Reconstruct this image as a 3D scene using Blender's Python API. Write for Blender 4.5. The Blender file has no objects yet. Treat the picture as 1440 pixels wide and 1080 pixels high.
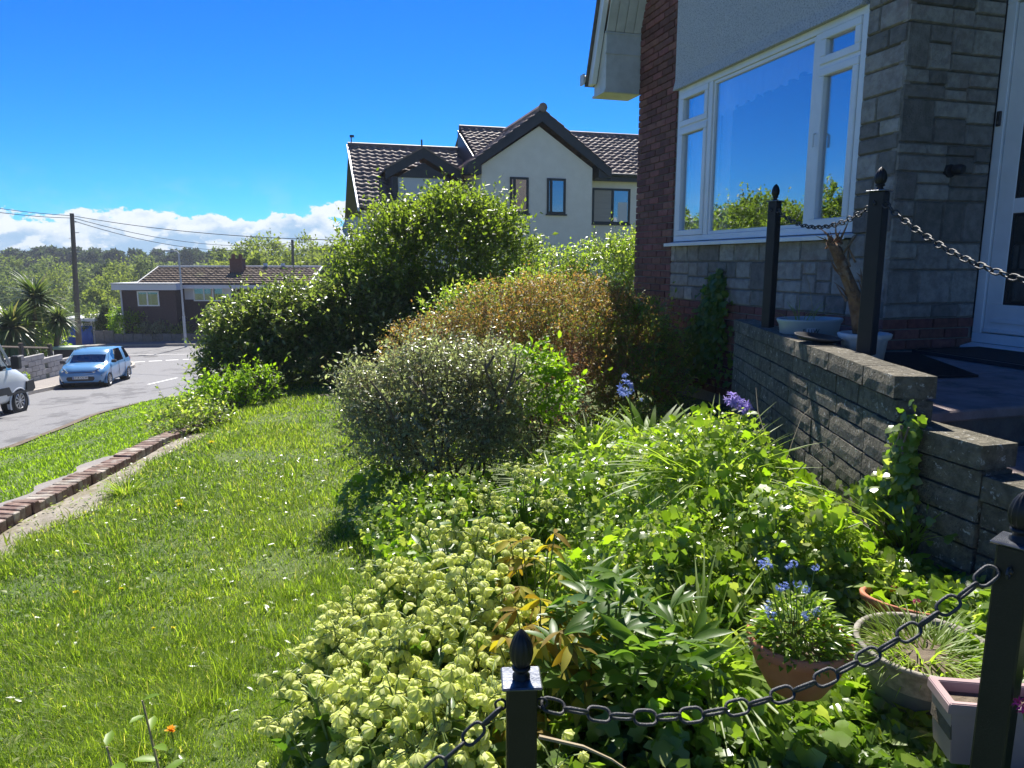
import bpy, math, random
import numpy as np
from mathutils import Vector, Matrix
random.seed(7); rng = np.random.default_rng(7)
SC = bpy.context.scene; COL = SC.collection
R = math.radians
# ------------------------------------------------------------------ camera (eye at z = 0)
PITCH = math.atan(.172)
cam = bpy.data.cameras.new('camera'); cam_o = bpy.data.objects.new('camera', cam); COL.objects.link(cam_o)
cam_o.location = (0, 0, 0); cam_o.rotation_euler = (math.pi/2-PITCH, 0, 0)
cam.sensor_fit = 'HORIZONTAL'; cam.sensor_width = 36; cam.lens = 36*1000/1440
cam.clip_start = .05; cam.clip_end = 5000
SC.camera = cam_o
# ------------------------------------------------------------------ light
SUN_AZ, SUN_EL = R(-1), R(53)          # azimuth clockwise from +Y
SC.view_settings.view_transform = 'Standard'; SC.view_settings.look = 'None'
SC.view_settings.gamma = 1; SC.view_settings.use_curve_mapping = False
SC.view_settings.exposure = 1.14
w = bpy.data.worlds.new('World'); SC.world = w; w.use_nodes = True
nt = w.node_tree; nt.nodes.clear()
class NG:
    def __init__(s, t): s.t = t
    def n(s, typ, ins=None, **kw):
        o = s.t.nodes.new(typ)
        for k, v in kw.items(): setattr(o, k, v)
        if ins:
            for k, v in ins.items(): s.set(o.inputs[k], v)
        return o
    def set(s, sock, v):
        if isinstance(v, bpy.types.NodeSocket): s.t.links.new(v, sock)
        elif isinstance(v, bpy.types.Node): s.t.links.new(v.outputs[0], sock)
        else: sock.default_value = v
    def m(s, op, a, b=None, c=None, clamp=False):
        o = s.t.nodes.new('ShaderNodeMath'); o.operation = op; o.use_clamp = clamp
        for i, v in enumerate((a, b, c)):
            if v is not None: s.set(o.inputs[i], v)
        return o.outputs[0]
    def mix(s, f, a, b, bt='MIX'):
        o = s.t.nodes.new('ShaderNodeMix'); o.data_type = 'RGBA'; o.blend_type = bt
        s.set(o.inputs['Factor'], f)
        ia = [i for i in o.inputs if i.name == 'A' and i.type == 'RGBA'][0]; ib = [i for i in o.inputs if i.name == 'B' and i.type == 'RGBA'][0]
        s.set(ia, col4(a)); s.set(ib, col4(b))
        return [q for q in o.outputs if q.type == 'RGBA'][0]
    def ss(s, x, lo, hi):
        o = s.t.nodes.new('ShaderNodeMapRange'); o.interpolation_type = 'SMOOTHSTEP'
        s.set(o.inputs[0], x); o.inputs[1].default_value = lo; o.inputs[2].default_value = hi
        return o.outputs[0]
    def noise(s, vec, scale, detail=4, rough=.55, dim='3D'):
        o = s.t.nodes.new('ShaderNodeTexNoise'); o.noise_dimensions = dim
        if vec is not None: s.set(o.inputs['Vector'], vec)
        o.inputs['Scale'].default_value = scale; o.inputs['Detail'].default_value = detail; o.inputs['Roughness'].default_value = rough
        return o.outputs[0]
def col4(c):
    if isinstance(c, (tuple, list)) and len(c) == 3: return (*c, 1)
    return c
g = NG(nt)
sky = g.n('ShaderNodeTexSky', sky_type='NISHITA', sun_disc=False)
sky.sun_elevation = SUN_EL; sky.sun_rotation = SUN_AZ
sky.altitude = 300; sky.air_density = 1.0; sky.dust_density = .25; sky.ozone_density = 3.5
hsv = g.n('ShaderNodeHueSaturation', {'Color': g.mix(1, sky.outputs[0], (.31, .67, .97), 'MULTIPLY'), 'Saturation': 1.05, 'Value': .1})
gam = g.n('ShaderNodeGamma', {'Color': hsv, 'Gamma': 1.45}); hsv = g.mix(1, gam.outputs[0], (10, 10, 10), 'MULTIPLY')
tc = g.n('ShaderNodeTexCoord'); sep = g.n('ShaderNodeSeparateXYZ', {0: tc.outputs['Generated']})
sx, sy, sz = sep.outputs
mp = g.n('ShaderNodeMapping', {'Vector': tc.outputs['Generated'], 'Scale': (1, 1, 1.7)})
big = g.noise(mp, 7, 2, .5); mid = g.noise(mp, 30, 6, .6)
edge = g.m('ADD', g.m('MULTIPLY', g.m('SUBTRACT', big, .5), .11), g.m('ADD', g.m('MULTIPLY', g.m('SUBTRACT', mid, .5), .075), .060))
t_ = g.m('SUBTRACT', edge, sz)
mask = g.m('MULTIPLY', g.ss(t_, 0, .005), g.ss(sz, -.02, .012))
lit = g.ss(g.m('ADD', t_, g.m('MULTIPLY', g.m('SUBTRACT', g.noise(mp, 16, 5, .65), .5), .09)), .0, .05)
mp2 = g.n('ShaderNodeMapping', {'Vector': tc.outputs['Generated'], 'Scale': (1, 1, 1.7), 'Location': (0, 0, .022)})
rim_ = g.ss(g.m('SUBTRACT', g.noise(mp, 24, 5, .6), g.noise(mp2, 24, 5, .6)), -.02, .10); lit = g.m('MULTIPLY', lit, g.m('SUBTRACT', 1, g.m('MULTIPLY', rim_, .85)))
ccol = g.mix(lit, (5.2, 5.35, 5.5), (1.9, 2.9, 4.2))
wis = g.m('MULTIPLY', g.ss(g.noise(mp, 12, 6, .7), .42, .72), g.ss(sz, .13, .05))
base = g.mix(g.m('MULTIPLY', wis, .25), hsv, (3.3, 4.1, 5.0))
full = g.mix(g.m('MULTIPLY', mask, .93), base, ccol)
bg = g.n('ShaderNodeBackground', {'Color': full, 'Strength': .088})
g.n('ShaderNodeOutputWorld', {'Surface': bg})
sl = bpy.data.lights.new('sun', 'SUN'); so = bpy.data.objects.new('sun', sl); COL.objects.link(so)
sl.energy = 5.0; sl.angle = R(.55); sl.color = (1, .95, .87)
sd = Vector((math.sin(SUN_AZ)*math.cos(SUN_EL), math.cos(SUN_AZ)*math.cos(SUN_EL), math.sin(SUN_EL)))
so.rotation_euler = sd.to_track_quat('Z', 'Y').to_euler(); so.location = (0, 10, 30)

# ------------------------------------------------------------------ frames
TH = R(16.2); CT, ST = math.cos(TH), math.sin(TH)
def W(a, b, z=0): return (a*CT-b*ST, a*ST+b*CT, z)          # house frame -> world
def HF(x, y): return (x*CT+y*ST, -x*ST+y*CT)
def ray(u, v):
    r = (u-720)/1000; a = (540-v)/1000; c, s = math.cos(PITCH), math.sin(PITCH)
    return np.array([r, c+a*s, -s+a*c])
def P(u, v, Y): d = ray(u, v); return d*Y/d[1]              # a place seen at pixel (u,v), Y metres ahead
# ------------------------------------------------------------------ objects
def tag(o, label=None, cat=None, group=None, kind=None):
    if label: o['label'] = label
    if cat: o['category'] = cat
    if group: o['group'] = group
    if kind: o['kind'] = kind
    return o
class T:                                                    # a thing: Empty at its base with parts in its own frame
    def __init__(s, name, label, cat, org=(0, 0, 0), house=False, rz=None, group=None, kind=None):
        o = bpy.data.objects.new(name, None); COL.objects.link(o); o.empty_display_size = .1
        s.org = np.array(org, float); s.house = house
        o.location = W(*org) if house else org
        o.rotation_euler = (0, 0, TH if house else (rz or 0)); s.rel = rz is not None
        if s.rel: s.org = np.zeros(3)
        tag(o, label, cat, group, kind); s.o = o
    def part(s, name, mesh, loc=None, rot=None, scale=None, parent=None, kind=None):
        o = bpy.data.objects.new(name, mesh); COL.objects.link(o)
        if parent is None:
            o.parent = s.o; o.location = Vector((loc if loc is not None else (0, 0, 0)))-Vector(s.org)
        else:
            o.parent = parent
            if loc is not None: o.location = Vector(loc)-Vector(s.org)-parent.location
            else: o.location = -parent.location-Vector(s.org)
        if rot is not None: o.rotation_euler = rot
        if scale is not None: o.scale = scale
        if kind: o['kind'] = kind
        return o
def struct(name, mesh, loc=(0, 0, 0), house=False, kind='structure', label=None, cat=None):
    o = bpy.data.objects.new(name, mesh); COL.objects.link(o); o.location = W(*loc) if house else loc
    if house: o.rotation_euler = (0, 0, TH)
    o['kind'] = kind
    return tag(o, label, cat)
# ------------------------------------------------------------------ meshes
class MB:
    def __init__(s): s.v = []; s.f = []
    def add(s, vs, fs):
        n = len(s.v); s.v += [tuple(v) for v in vs]; s.f += [tuple(i+n for i in f) for f in fs]; return s
    def box(s, x0, x1, y0, y1, z0, z1):
        x0, x1 = sorted((x0, x1)); y0, y1 = sorted((y0, y1)); z0, z1 = sorted((z0, z1))
        return s.add([(x0,y0,z0),(x1,y0,z0),(x1,y1,z0),(x0,y1,z0),(x0,y0,z1),(x1,y0,z1),(x1,y1,z1),(x0,y1,z1)],
                     [(0,3,2,1),(4,5,6,7),(0,1,5,4),(1,2,6,5),(2,3,7,6),(3,0,4,7)])
    def tube(s, pts, rad, n=6, cap=True):
        pts = [Vector(p) for p in pts]; rad = rad if isinstance(rad, (list, tuple)) else [rad]*len(pts)
        rings = []; u = None
        for i, p in enumerate(pts):
            d = (pts[min(i+1, len(pts)-1)]-pts[max(i-1, 0)]).normalized()
            if u is None: u = d.orthogonal().normalized()
            u = (u-d*u.dot(d)); u = u.normalized() if u.length > 1e-6 else d.orthogonal().normalized()
            v = d.cross(u)
            rings.append([p+(u*math.cos(2*math.pi*k/n)+v*math.sin(2*math.pi*k/n))*rad[i] for k in range(n)])
        fs = []
        for i in range(len(rings)-1):
            for k in range(n): fs.append((i*n+k, i*n+(k+1) % n, (i+1)*n+(k+1) % n, (i+1)*n+k))
        if cap: fs.append(tuple(range(n))[::-1]); fs.append(tuple((len(rings)-1)*n+k for k in range(n)))
        return s.add([q for r in rings for q in r], fs)
    def lathe(s, prof, n=24, c=(0, 0, 0), sx=1, sy=1, rib=0, nr=0):
        vs = []; fs = []
        for r, z in prof:
            for k in range(n):
                a = 2*math.pi*k/n; rr = r*(1+rib*math.cos(nr*a)) if nr else r
                vs.append((c[0]+rr*math.cos(a)*sx, c[1]+rr*math.sin(a)*sy, c[2]+z))
        for i in range(len(prof)-1):
            for k in range(n): fs.append((i*n+k, i*n+(k+1) % n, (i+1)*n+(k+1) % n, (i+1)*n+k))
        return s.add(vs, fs)
    def quad(s, a, b, c, d): return s.add([a, b, c, d], [(0, 1, 2, 3)])
    def prism(s, poly, axis, t0, t1):                       # poly in the other two axes, extruded along axis
        def mk(p, t):
            p = list(p); p.insert(axis, t); return tuple(p)
        n = len(poly)
        return s.add([mk(p, t0) for p in poly]+[mk(p, t1) for p in poly],
                     [tuple(range(n)), tuple(range(2*n-1, n-1, -1))]+[(i, i+n, (i+1) % n+n, (i+1) % n) for i in range(n)])
    def mesh(s, name, mat, smooth=False, bevel=0, seg=1):
        m = bpy.data.meshes.new(name); m.from_pydata(s.v, [], s.f)
        import bmesh
        bm = bmesh.new(); bm.from_mesh(m)
        if bevel: bmesh.ops.bevel(bm, geom=bm.edges[:], offset=bevel, segments=seg, affect='EDGES', clamp_overlap=True)
        bmesh.ops.recalc_face_normals(bm, faces=bm.faces); bm.to_mesh(m); bm.free()
        if smooth: m.polygons.foreach_set('use_smooth', [True]*len(m.polygons))
        m.materials.append(mat); return m
def fast(name, V, F, mat, rnd=None, smooth=False):          # V (n,3) , F (m,k) of one polygon size
    m = bpy.data.meshes.new(name); n, k = F.shape
    m.vertices.add(len(V)); m.vertices.foreach_set('co', np.ascontiguousarray(V, dtype=np.float32).ravel())
    m.loops.add(n*k); m.loops.foreach_set('vertex_index', np.ascontiguousarray(F, dtype=np.int32).ravel())
    m.polygons.add(n); m.polygons.foreach_set('loop_start', np.arange(0, n*k, k, dtype=np.int32))
    try: m.polygons.foreach_set('loop_total', np.full(n, k, dtype=np.int32))
    except Exception: pass
    if smooth: m.polygons.foreach_set('use_smooth', np.ones(n, dtype=bool))
    if rnd is not None:
        a = m.attributes.new('rnd', 'FLOAT', 'POINT'); a.data.foreach_set('value', np.ascontiguousarray(rnd, dtype=np.float32))
    m.update(calc_edges=True); m.materials.append(mat); return m
def grid_mesh(name, xs, ys, zf, mat, smooth=True):
    X, Y = np.meshgrid(xs, ys); Z = zf(X, Y); V = np.stack([X.ravel(), Y.ravel(), Z.ravel()], 1)
    nx = len(xs); i = np.arange((len(ys)-1)*nx).reshape(-1, nx)[:, :-1].ravel()
    return fast(name, V, np.stack([i, i+1, i+nx+1, i+nx], 1), mat, smooth=smooth)
def nz(p, s=1.0, seed=0):                                   # cheap smooth noise, about -1..1
    r = np.random.default_rng(100+seed); o = 0
    for k in range(5):
        d = r.normal(size=3); d /= np.linalg.norm(d); f = s*(1+.55*k)
        q = p[..., 0]*d[0]+p[..., 1]*d[1]+p[..., 2]*d[2]
        d2 = r.normal(size=3); q2 = p[..., 0]*d2[0]+p[..., 1]*d2[1]+p[..., 2]*d2[2]
        o = o+np.sin(f*q+r.uniform(0, 6)+1.3*np.sin(f*.7*q2+r.uniform(0, 6)))/(1+.5*k)
    return o/2.2
# leaf templates: +Y along the leaf, +Z its upper face
def TPL(v, f): return np.array(v, float), np.array(f, int)
T_SIMPLE = TPL([(0,0,0),(.3,.45,.06),(0,1,-.08),(-.3,.45,.06)], [(0,1,2),(0,2,3)])
T_OVAL = TPL([(0,0,0),(.24,.3,.07),(.24,.68,.02),(0,1,-.12),(-.24,.68,.02),(-.24,.3,.07),(0,.5,-.02)],
             [(0,1,6),(1,2,6),(2,3,6),(3,4,6),(4,5,6),(5,0,6)])
T_IVY = TPL([(0,0,0),(.28,-.12,-.03),(.55,.18,-.05),(.3,.42,.03),(.34,.66,-.02),(0,1,-.1),(-.34,.66,-.02),(-.3,.42,.03),(-.55,.18,-.05),(-.28,-.12,-.03),(0,.35,.03)],
            [(0,1,10),(1,2,10),(2,3,10),(3,4,10),(4,5,10),(5,6,10),(6,7,10),(7,8,10),(8,9,10),(9,0,10)])
T_BLADE = TPL([(-.5,0,0),(.5,0,0),(-.42,.4,.05),(.42,.4,.05),(-.22,.75,-.02),(.22,.75,-.02),(0,1,-.16)], [(0,1,3),(0,3,2),(2,3,5),(2,5,4),(4,5,6)])
def strip_tpl(n, wf, curve, fold=.3):
    v = []; f = []
    for i in range(n+1):
        t = i/n; ww = wf(t); z = -curve*t*t
        v += [(-ww, t, z+fold*ww), (0, t, z), (ww, t, z+fold*ww)]
    for i in range(n):
        a = 3*i; f += [(a,a+1,a+4),(a,a+4,a+3),(a+1,a+2,a+5),(a+1,a+5,a+4)]
    return TPL(v, f)
T_LANCE = strip_tpl(5, lambda t: .12*math.sin(math.pi*min(1, .08+t*.92))**.8+.004, .28)
T_STRAP = strip_tpl(7, lambda t: .03*(1-t**3)+.001, .5)
def norm(a): return a/np.maximum(np.linalg.norm(a, axis=-1, keepdims=True), 1e-9)
def leaves(tpl, pos, fwd, up, size, wid=None):
    tv, tf = tpl; y = norm(fwd); z = norm(up-y*np.sum(up*y, 1, keepdims=True)); x = np.cross(y, z)
    size = np.broadcast_to(np.asarray(size, float), (len(pos),)); wd = size if wid is None else np.broadcast_to(np.asarray(wid, float), (len(pos),))
    V = pos[:, None, :]+x[:, None, :]*(tv[None, :, 0:1]*wd[:, None, None])+y[:, None, :]*(tv[None, :, 1:2]*size[:, None, None])+z[:, None, :]*(tv[None, :, 2:3]*size[:, None, None])
    n = len(tv); F = tf[None]+np.arange(len(pos))[:, None, None]*n
    return V.reshape(-1, 3), F.reshape(-1, tf.shape[1]), n
def leafmesh(name, mat, tpl, pos, fwd, up, size, wid=None, rnd=None):
    V, F, n = leaves(tpl, pos, fwd, up, size, wid)
    if rnd is None: rnd = rng.random(len(pos))
    return fast(name, V, F, mat, rnd=np.repeat(rnd, n))
def rdir(n): return norm(rng.normal(size=(n, 3)))
def tubes(A, B, ra, rb, n=3):                               # many straight twigs at once
    d = norm(B-A); h = np.where(np.abs(d[:, 2:3]) < .9, np.array([[0, 0, 1.]]), np.array([[1., 0, 0]]))
    u = norm(np.cross(d, h)); v = np.cross(d, u); V = []
    ra = np.broadcast_to(ra, (len(A),)); rb = np.broadcast_to(rb, (len(A),))
    for c, r_ in ((A, ra), (B, rb)):
        for k in range(n):
            t = 2*math.pi*k/n; V.append(c+(u*math.cos(t)+v*math.sin(t))*r_[:, None])
    V = np.stack(V, 1); F = []
    for k in range(n): F.append([k, (k+1) % n, n+(k+1) % n, n+k])
    F = np.array(F)[None]+np.arange(len(A))[:, None, None]*2*n
    return V.reshape(-1, 3), F.reshape(-1, 4)
# ------------------------------------------------------------------ materials
MATS = {}
def newmat(name):
    m = bpy.data.materials.new(name); m.use_nodes = True; m.node_tree.nodes.clear(); return m, NG(m.node_tree)
def mat(name, c1, c2=None, scale=8, rough=.7, bump=0, bscale=60, c3=None, s3=2.5, f3=(.55, .7), rand=0, metal=0, spec=.5, coord='Object', detail=5, stretch=None, bd=.01, coat=0, mult=None):
    if name in MATS: return MATS[name]
    m, g = newmat(name); tcn = g.n('ShaderNodeTexCoord'); vec = tcn.outputs[coord]
    if rand:
        oi = g.n('ShaderNodeObjectInfo'); vec = g.n('ShaderNodeVectorMath', {0: vec, 1: oi.outputs['Location']}, operation='ADD').outputs[0]
    if stretch: vec = g.n('ShaderNodeMapping', {'Vector': vec, 'Scale': stretch}).outputs[0]
    c = col4(c1)
    if c2: c = g.mix(g.ss(g.noise(vec, scale, detail, .62), .3, .7), c1, c2)
    if c3: c = g.mix(g.ss(g.noise(vec, s3, 6, .68), *f3), c, c3)
    if rand:
        v = g.m('ADD', g.m('MULTIPLY', oi.outputs['Random'], 2*rand), 1-rand)
        hs = g.n('ShaderNodeHueSaturation', {'Color': c, 'Value': v, 'Hue': g.m('ADD', .5, g.m('MULTIPLY', g.m('SUBTRACT', g.m('FRACT', g.m('MULTIPLY', oi.outputs['Random'], 7.31)), .5), rand*.06))})
        c = hs.outputs[0]
    b = g.n('ShaderNodeBsdfPrincipled', {'Base Color': c, 'Roughness': rough, 'Metallic': metal, 'Specular IOR Level': spec, 'Coat Weight': coat})
    if bump:
        bn = g.n('ShaderNodeBump', {'Height': g.noise(vec, bscale, 6, .65), 'Strength': bump, 'Distance': bd}); g.set(b.inputs['Normal'], bn.outputs[0])
    g.n('ShaderNodeOutputMaterial', {'Surface': b}); MATS[name] = m; return m
def leafmat(name, c1, c2, c3=None, trans=.38, rough=.42, spec=.5, tr=None, p3=.85):
    if name in MATS: return MATS[name]
    m, g = newmat(name); at = g.n('ShaderNodeAttribute', attribute_name='rnd'); r_ = at.outputs['Fac']
    c = g.mix(r_, c1, c2)
    if c3: c = g.mix(g.ss(g.m('FRACT', g.m('MULTIPLY', r_, 13.7)), p3-.04, p3+.04), c, c3)
    geo = g.n('ShaderNodeNewGeometry')
    c = g.mix(g.m('MULTIPLY', g.ss(g.noise(geo.outputs['Position'], 3.1, 3), .35, .65), .35), c, g.mix(1, c, (.62, .7, .6), 'MULTIPLY'))
    pb = g.n('ShaderNodeBsdfPrincipled', {'Base Color': c, 'Roughness': rough, 'Specular IOR Level': spec})
    tcx = g.mix(1, c, tr or (2.6, 2.7, 1.0), 'MULTIPLY')
    tb = g.n('ShaderNodeBsdfTranslucent', {'Color': tcx})
    mx = g.n('ShaderNodeMixShader', {0: trans, 1: pb.outputs[0], 2: tb.outputs[0]})
    g.n('ShaderNodeOutputMaterial', {'Surface': mx}); MATS[name] = m; return m
def glassmat(name, refl=.55, tint=(.8, .85, .9), rough=.0):
    m, g = newmat(name); gl = g.n('ShaderNodeBsdfGlossy', {'Color': (.95, .97, 1, 1), 'Roughness': rough}); tr = g.n('ShaderNodeBsdfTransparent', {'Color': (*tint, 1)})
    lw = g.n('ShaderNodeLayerWeight', {'Blend': .35}); f = g.m('ADD', refl, g.m('MULTIPLY', lw.outputs['Fresnel'], .5), clamp=True)
    mx = g.n('ShaderNodeMixShader', {0: f, 1: tr.outputs[0], 2: gl.outputs[0]}); g.n('ShaderNodeOutputMaterial', {'Surface': mx}); return m
M = {}
M['bark'] = mat('bark', (.09,.065,.045), (.16,.13,.1), 20, .9, .6, 60)
M['twig'] = mat('twig', (.10,.075,.055), (.19,.16,.13), 30, .85)
M['asphalt'] = mat('asphalt', (.13,.13,.135), (.22,.22,.225), 45, .88, .6, 300, (.10,.10,.105), .5, (.52,.60))
M['pave'] = mat('pavement_tar', (.19,.17,.16), (.27,.25,.23), 25, .9, .4, 200, (.32,.29,.25), .8)
M['kerb'] = mat('kerb_stone', (.3,.27,.23), (.4,.37,.33), 12, .85, .3, 100)
M['white_line'] = mat('road_paint', (.72,.72,.7), (.55,.55,.54), 6, .7)
M['soil'] = mat('soil', (.10,.075,.05), (.17,.135,.095), 14, .95, .9, 60, (.22,.19,.15), 5)
M['earth'] = mat('ground', (.05,.085,.018), (.10,.13,.035), 3, .95, .5, 20, (.10,.10,.045), 1.2)
M['drysoil'] = mat('dry_soil', (.19,.17,.135), (.31,.28,.235), 9, .95, .9, 45, (.17,.15,.09), 4, (.5,.65))
M['brick'] = mat('brick_face', (.14,.055,.048), (.21,.09,.072), 24, .85, .6, 130, (.29,.19,.17), 7, (.6,.8), rand=.38)
M['mortar'] = mat('mortar', (.24,.21,.19), (.33,.29,.26), 30, .95, .5, 120)
M['stone'] = mat('stone_block', (.225,.205,.18), (.36,.335,.295), 16, .9, .9, 70, (.25,.19,.165), 2.2, (.55,.75), rand=.4, bd=.02)
M['stone_mortar'] = mat('stone_mortar', (.2,.2,.19), (.26,.25,.24), 30, .95)
M['wallblock'] = mat('wall_block', (.10,.092,.066), (.22,.20,.15), 22, .95, 1.0, 55, (.55,.55,.5), 38, (.58,.68), rand=.2, bd=.03)
M['render'] = mat('roughcast', (.78,.80,.79), (.90,.91,.90), 70, .95, 1.0, 140, (.42,.44,.44), 90, (.5,.62), bd=.03)
M['upvc'] = mat('white_upvc', (.78,.79,.8), (.7,.72,.73), 4, .3)
M['upvc_trim'] = mat('white_cladding', (.62,.62,.58), (.5,.5,.46), 6, .45)
M['black_metal'] = mat('black_metal', (.006,.008,.011), (.010,.012,.015), 10, .42, .15, 200, spec=.35)
M['black_plastic'] = mat('black_plastic', (.02,.02,.022), None, rough=.5)
M['cap_metal'] = mat('cap_metal', (.10,.11,.13), (.2,.21,.23), 20, .25, .1, 100, metal=.6)
M['chain'] = mat('chain_metal', (.022,.027,.033), (.06,.06,.062), 70, .5, .3, 300, (.10,.055,.035), 40, (.62,.72), metal=.15, spec=.5)
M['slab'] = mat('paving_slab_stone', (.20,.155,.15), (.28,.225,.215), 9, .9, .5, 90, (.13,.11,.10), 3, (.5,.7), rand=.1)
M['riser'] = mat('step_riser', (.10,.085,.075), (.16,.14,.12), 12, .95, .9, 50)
M['mat_rubber'] = mat('rubber_mat', (.012,.012,.014), (.025,.025,.028), 40, .8, .8, 250)
M['terracotta'] = mat('terracotta', (.42,.135,.07), (.5,.19,.10), 9, .75, .15, 60, (.55,.33,.22), 5, (.62,.8))
M['grey_pot'] = mat('grey_plastic', (.36,.42,.43), (.42,.48,.49), 5, .5)
M['bowl_grey'] = mat('bowl_stone', (.17,.155,.13), (.33,.30,.26), 40, .85, .5, 90, (.09,.10,.10), 6)
M['bowl_low'] = mat('bowl_glaze', (.07,.085,.09), (.11,.125,.13), 12, .5)
M['pink_pot'] = mat('dusty_pink_plastic', (.36,.25,.25), (.42,.30,.29), 8, .5)
M['white_pot'] = mat('white_ceramic', (.6,.62,.6), (.5,.52,.5), 12, .6, .5, 50)
M['glass'] = glassmat('window_glass', .27, (.92,.95,.97))
M['glass_dark'] = glassmat('dark_glass', .22, (.5,.55,.6))
M['dark_room'] = mat('dark_interior', (.25,.25,.26), None, rough=.9)
M['net'] = mat('net_curtain', (.75,.76,.78), None, rough=.9)
M['wood_dead'] = mat('dead_wood', (.16,.085,.045), (.30,.19,.11), 14, .9, 1, 40, (.42,.38,.33), 5, (.55,.7), bd=.03)
M['pole'] = mat('pole_wood', (.14,.11,.09), (.2,.165,.135), 8, .9, .4, 40, stretch=(4, 4, .4))
M['galv'] = mat('galvanised', (.42,.45,.46), (.5,.52,.53), 5, .6)
M['wire'] = mat('wire', (.05,.05,.055), None, rough=.7)
# foliage
M['grass'] = leafmat('grass_blades', (.10,.17,.018), (.21,.27,.04), (.36,.33,.15), .5, .5, .4, p3=.93)
M['verge'] = leafmat('verge_blades', (.13,.22,.016), (.20,.29,.028), None, .5, .5, .35)
M['bush'] = leafmat('bush_leaf', (.09,.14,.022), (.18,.23,.04), None, .5, .42, .5)
M['dark'] = leafmat('dark_leaf', (.075,.115,.035), (.16,.20,.07), (.24,.26,.14), .48, .33, .7)
M['hedge'] = leafmat('hedge_leaf', (.11,.18,.028), (.22,.28,.05), (.32,.34,.14), .5, .32, .75, p3=.85)
M['brown'] = leafmat('bronze_leaf', (.30,.185,.08), (.37,.265,.12), (.18,.22,.05), .45, .5, .4, (2.0,1.7,.8), .6)
M['brown2'] = leafmat('brown_dry_leaf', (.24,.13,.075), (.36,.24,.15), None, .4, .6, .3, (1.8,1.5,1.0))
M['grey'] = leafmat('grey_leaf', (.19,.21,.12), (.40,.41,.29), (.22,.17,.12), .42, .3, .8, (1.8,2.0,1.0))
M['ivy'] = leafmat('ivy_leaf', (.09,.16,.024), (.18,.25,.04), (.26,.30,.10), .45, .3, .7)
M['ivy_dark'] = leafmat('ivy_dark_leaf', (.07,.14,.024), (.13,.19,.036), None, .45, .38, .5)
M['lime'] = leafmat('lime_leaf', (.14,.24,.015), (.2,.3,.025), None, .5, .45)
M['hell_leaf'] = leafmat('hellebore_leaf', (.06,.12,.02), (.11,.18,.03), None, .35, .4)
M['hell_fl'] = leafmat('hellebore_flower', (.60,.65,.20), (.80,.82,.42), (.66,.60,.24), .42, .6, .3, (1.25,1.3,.75))
M['peony'] = leafmat('peony_leaf', (.06,.125,.025), (.11,.18,.035), None, .42, .42, .4)
M['yellow'] = leafmat('yellowing_leaf', (.36,.33,.04), (.48,.43,.07), (.24,.17,.03), .45, .6, .2, (1.6,1.5,.5), .6)
M['olive'] = leafmat('strap_leaf', (.14,.21,.035), (.22,.29,.06), None, .5, .45)
M['palm'] = leafmat('palm_leaf', (.075,.12,.05), (.15,.19,.085), (.24,.22,.14), .2, .4, .5, p3=.9)
M['wood'] = leafmat('wood_leaf', (.10,.14,.07), (.19,.22,.12), None, .3, .8, .1)
M['wood2'] = leafmat('wood_leaf_light', (.13,.17,.05), (.21,.24,.08), None, .35, .8, .1)
M['wood3'] = leafmat('wood_pine', (.05,.075,.055), (.08,.105,.075), None, .2, .8, .1)
M['blue_fl'] = leafmat('blue_petal', (.24,.33,.68), (.36,.45,.8), None, .3, .6, .3, (1,1,1.2))
M['violet_fl'] = leafmat('violet_petal', (.36,.30,.66), (.48,.42,.78), None, .35, .6, .3, (1.1,1,1.2))
M['yellow_fl'] = leafmat('yellow_petal', (.80,.72,.02), (.86,.78,.04), None, .3, .6, .3, (1.1,1,.8))
M['orange_fl'] = leafmat('orange_petal', (.9,.38,.01), (.9,.45,.02), None, .3, .6, .3, (1.1,1,.8))
M['pink_fl'] = leafmat('magenta_petal', (.6,.02,.2), (.7,.04,.3), None, .3, .6, .3, (1.1,1,1))
M['stem'] = mat('green_stem', (.10,.16,.03), (.15,.2,.05), 10, .6)
M['stem_red'] = mat('dry_stem', (.28,.22,.13), (.36,.3,.2), 10, .8)

# ------------------------------------------------------------------ terrain
CP = np.array([(-4.1,0,-2.1),(-4.1,5.6,-2.1),(-4.1,8,-2.1),(-4.1,11.4,-2.08),(-4.1,14,-2.2),(-2,2.2,-1.9),(-2,5,-1.97),(-2,9,-2.0),
 (-.6,1.5,-1.66),(-.6,3,-1.74),(0,5,-1.72),(0,9,-1.8),(0,1.3,-1.56),(1,1.6,-1.33),(1.13,1.97,-1.33),(1.22,2.32,-1.37),(1.0,2.4,-1.33),(1,3,-1.32),(1.75,5.4,-1.3),(1.57,3.3,-1.16),(1.50,2.1,-1.14),
 (1.7,8,-1.45),(3,12,-1.7),(0,14,-2.0),(5,20,-2.0),(0,-5,-1.6),(1.5,0,-1.3),(5,5,-1.3),(6,26,-2.1),(12,15,-1.6),(-10.8,15,-4.0),(-10.8,23,-4.42),(-10.8,8,-3.65),(-10.8,0,-3.25),
 (-10.8,30,-4.75),(-7.4,10,-3.0),(-7.4,15,-3.15),(-7.4,4,-2.75),(-7,22,-3.3),(-16.3,24,-4.5),(-17.8,34,-4.95),(-15.2,15,-4.05),(-15,5,-3.6),(-14,40,-5.12),(-24,40,-5.15),(-8,40,-5.0),(-3,36,-4.3),
 (-30,41,-5.3),(-21,46,-5.15),(-12,48,-5.0),(-22,52,-4.9),(-40,38,-6),(-26,25,-5.1),(-24,12,-4.6),(-35,15,-6),(-40,60,-9),(-20,75,-8),(10,60,-3),(30,30,-1),(-60,40,-12),(25,0,-.5),(-20,-10,-3.5)], float)
_D = np.linalg.norm(CP[:, None, :2]-CP[None, :, :2], axis=2)
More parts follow.
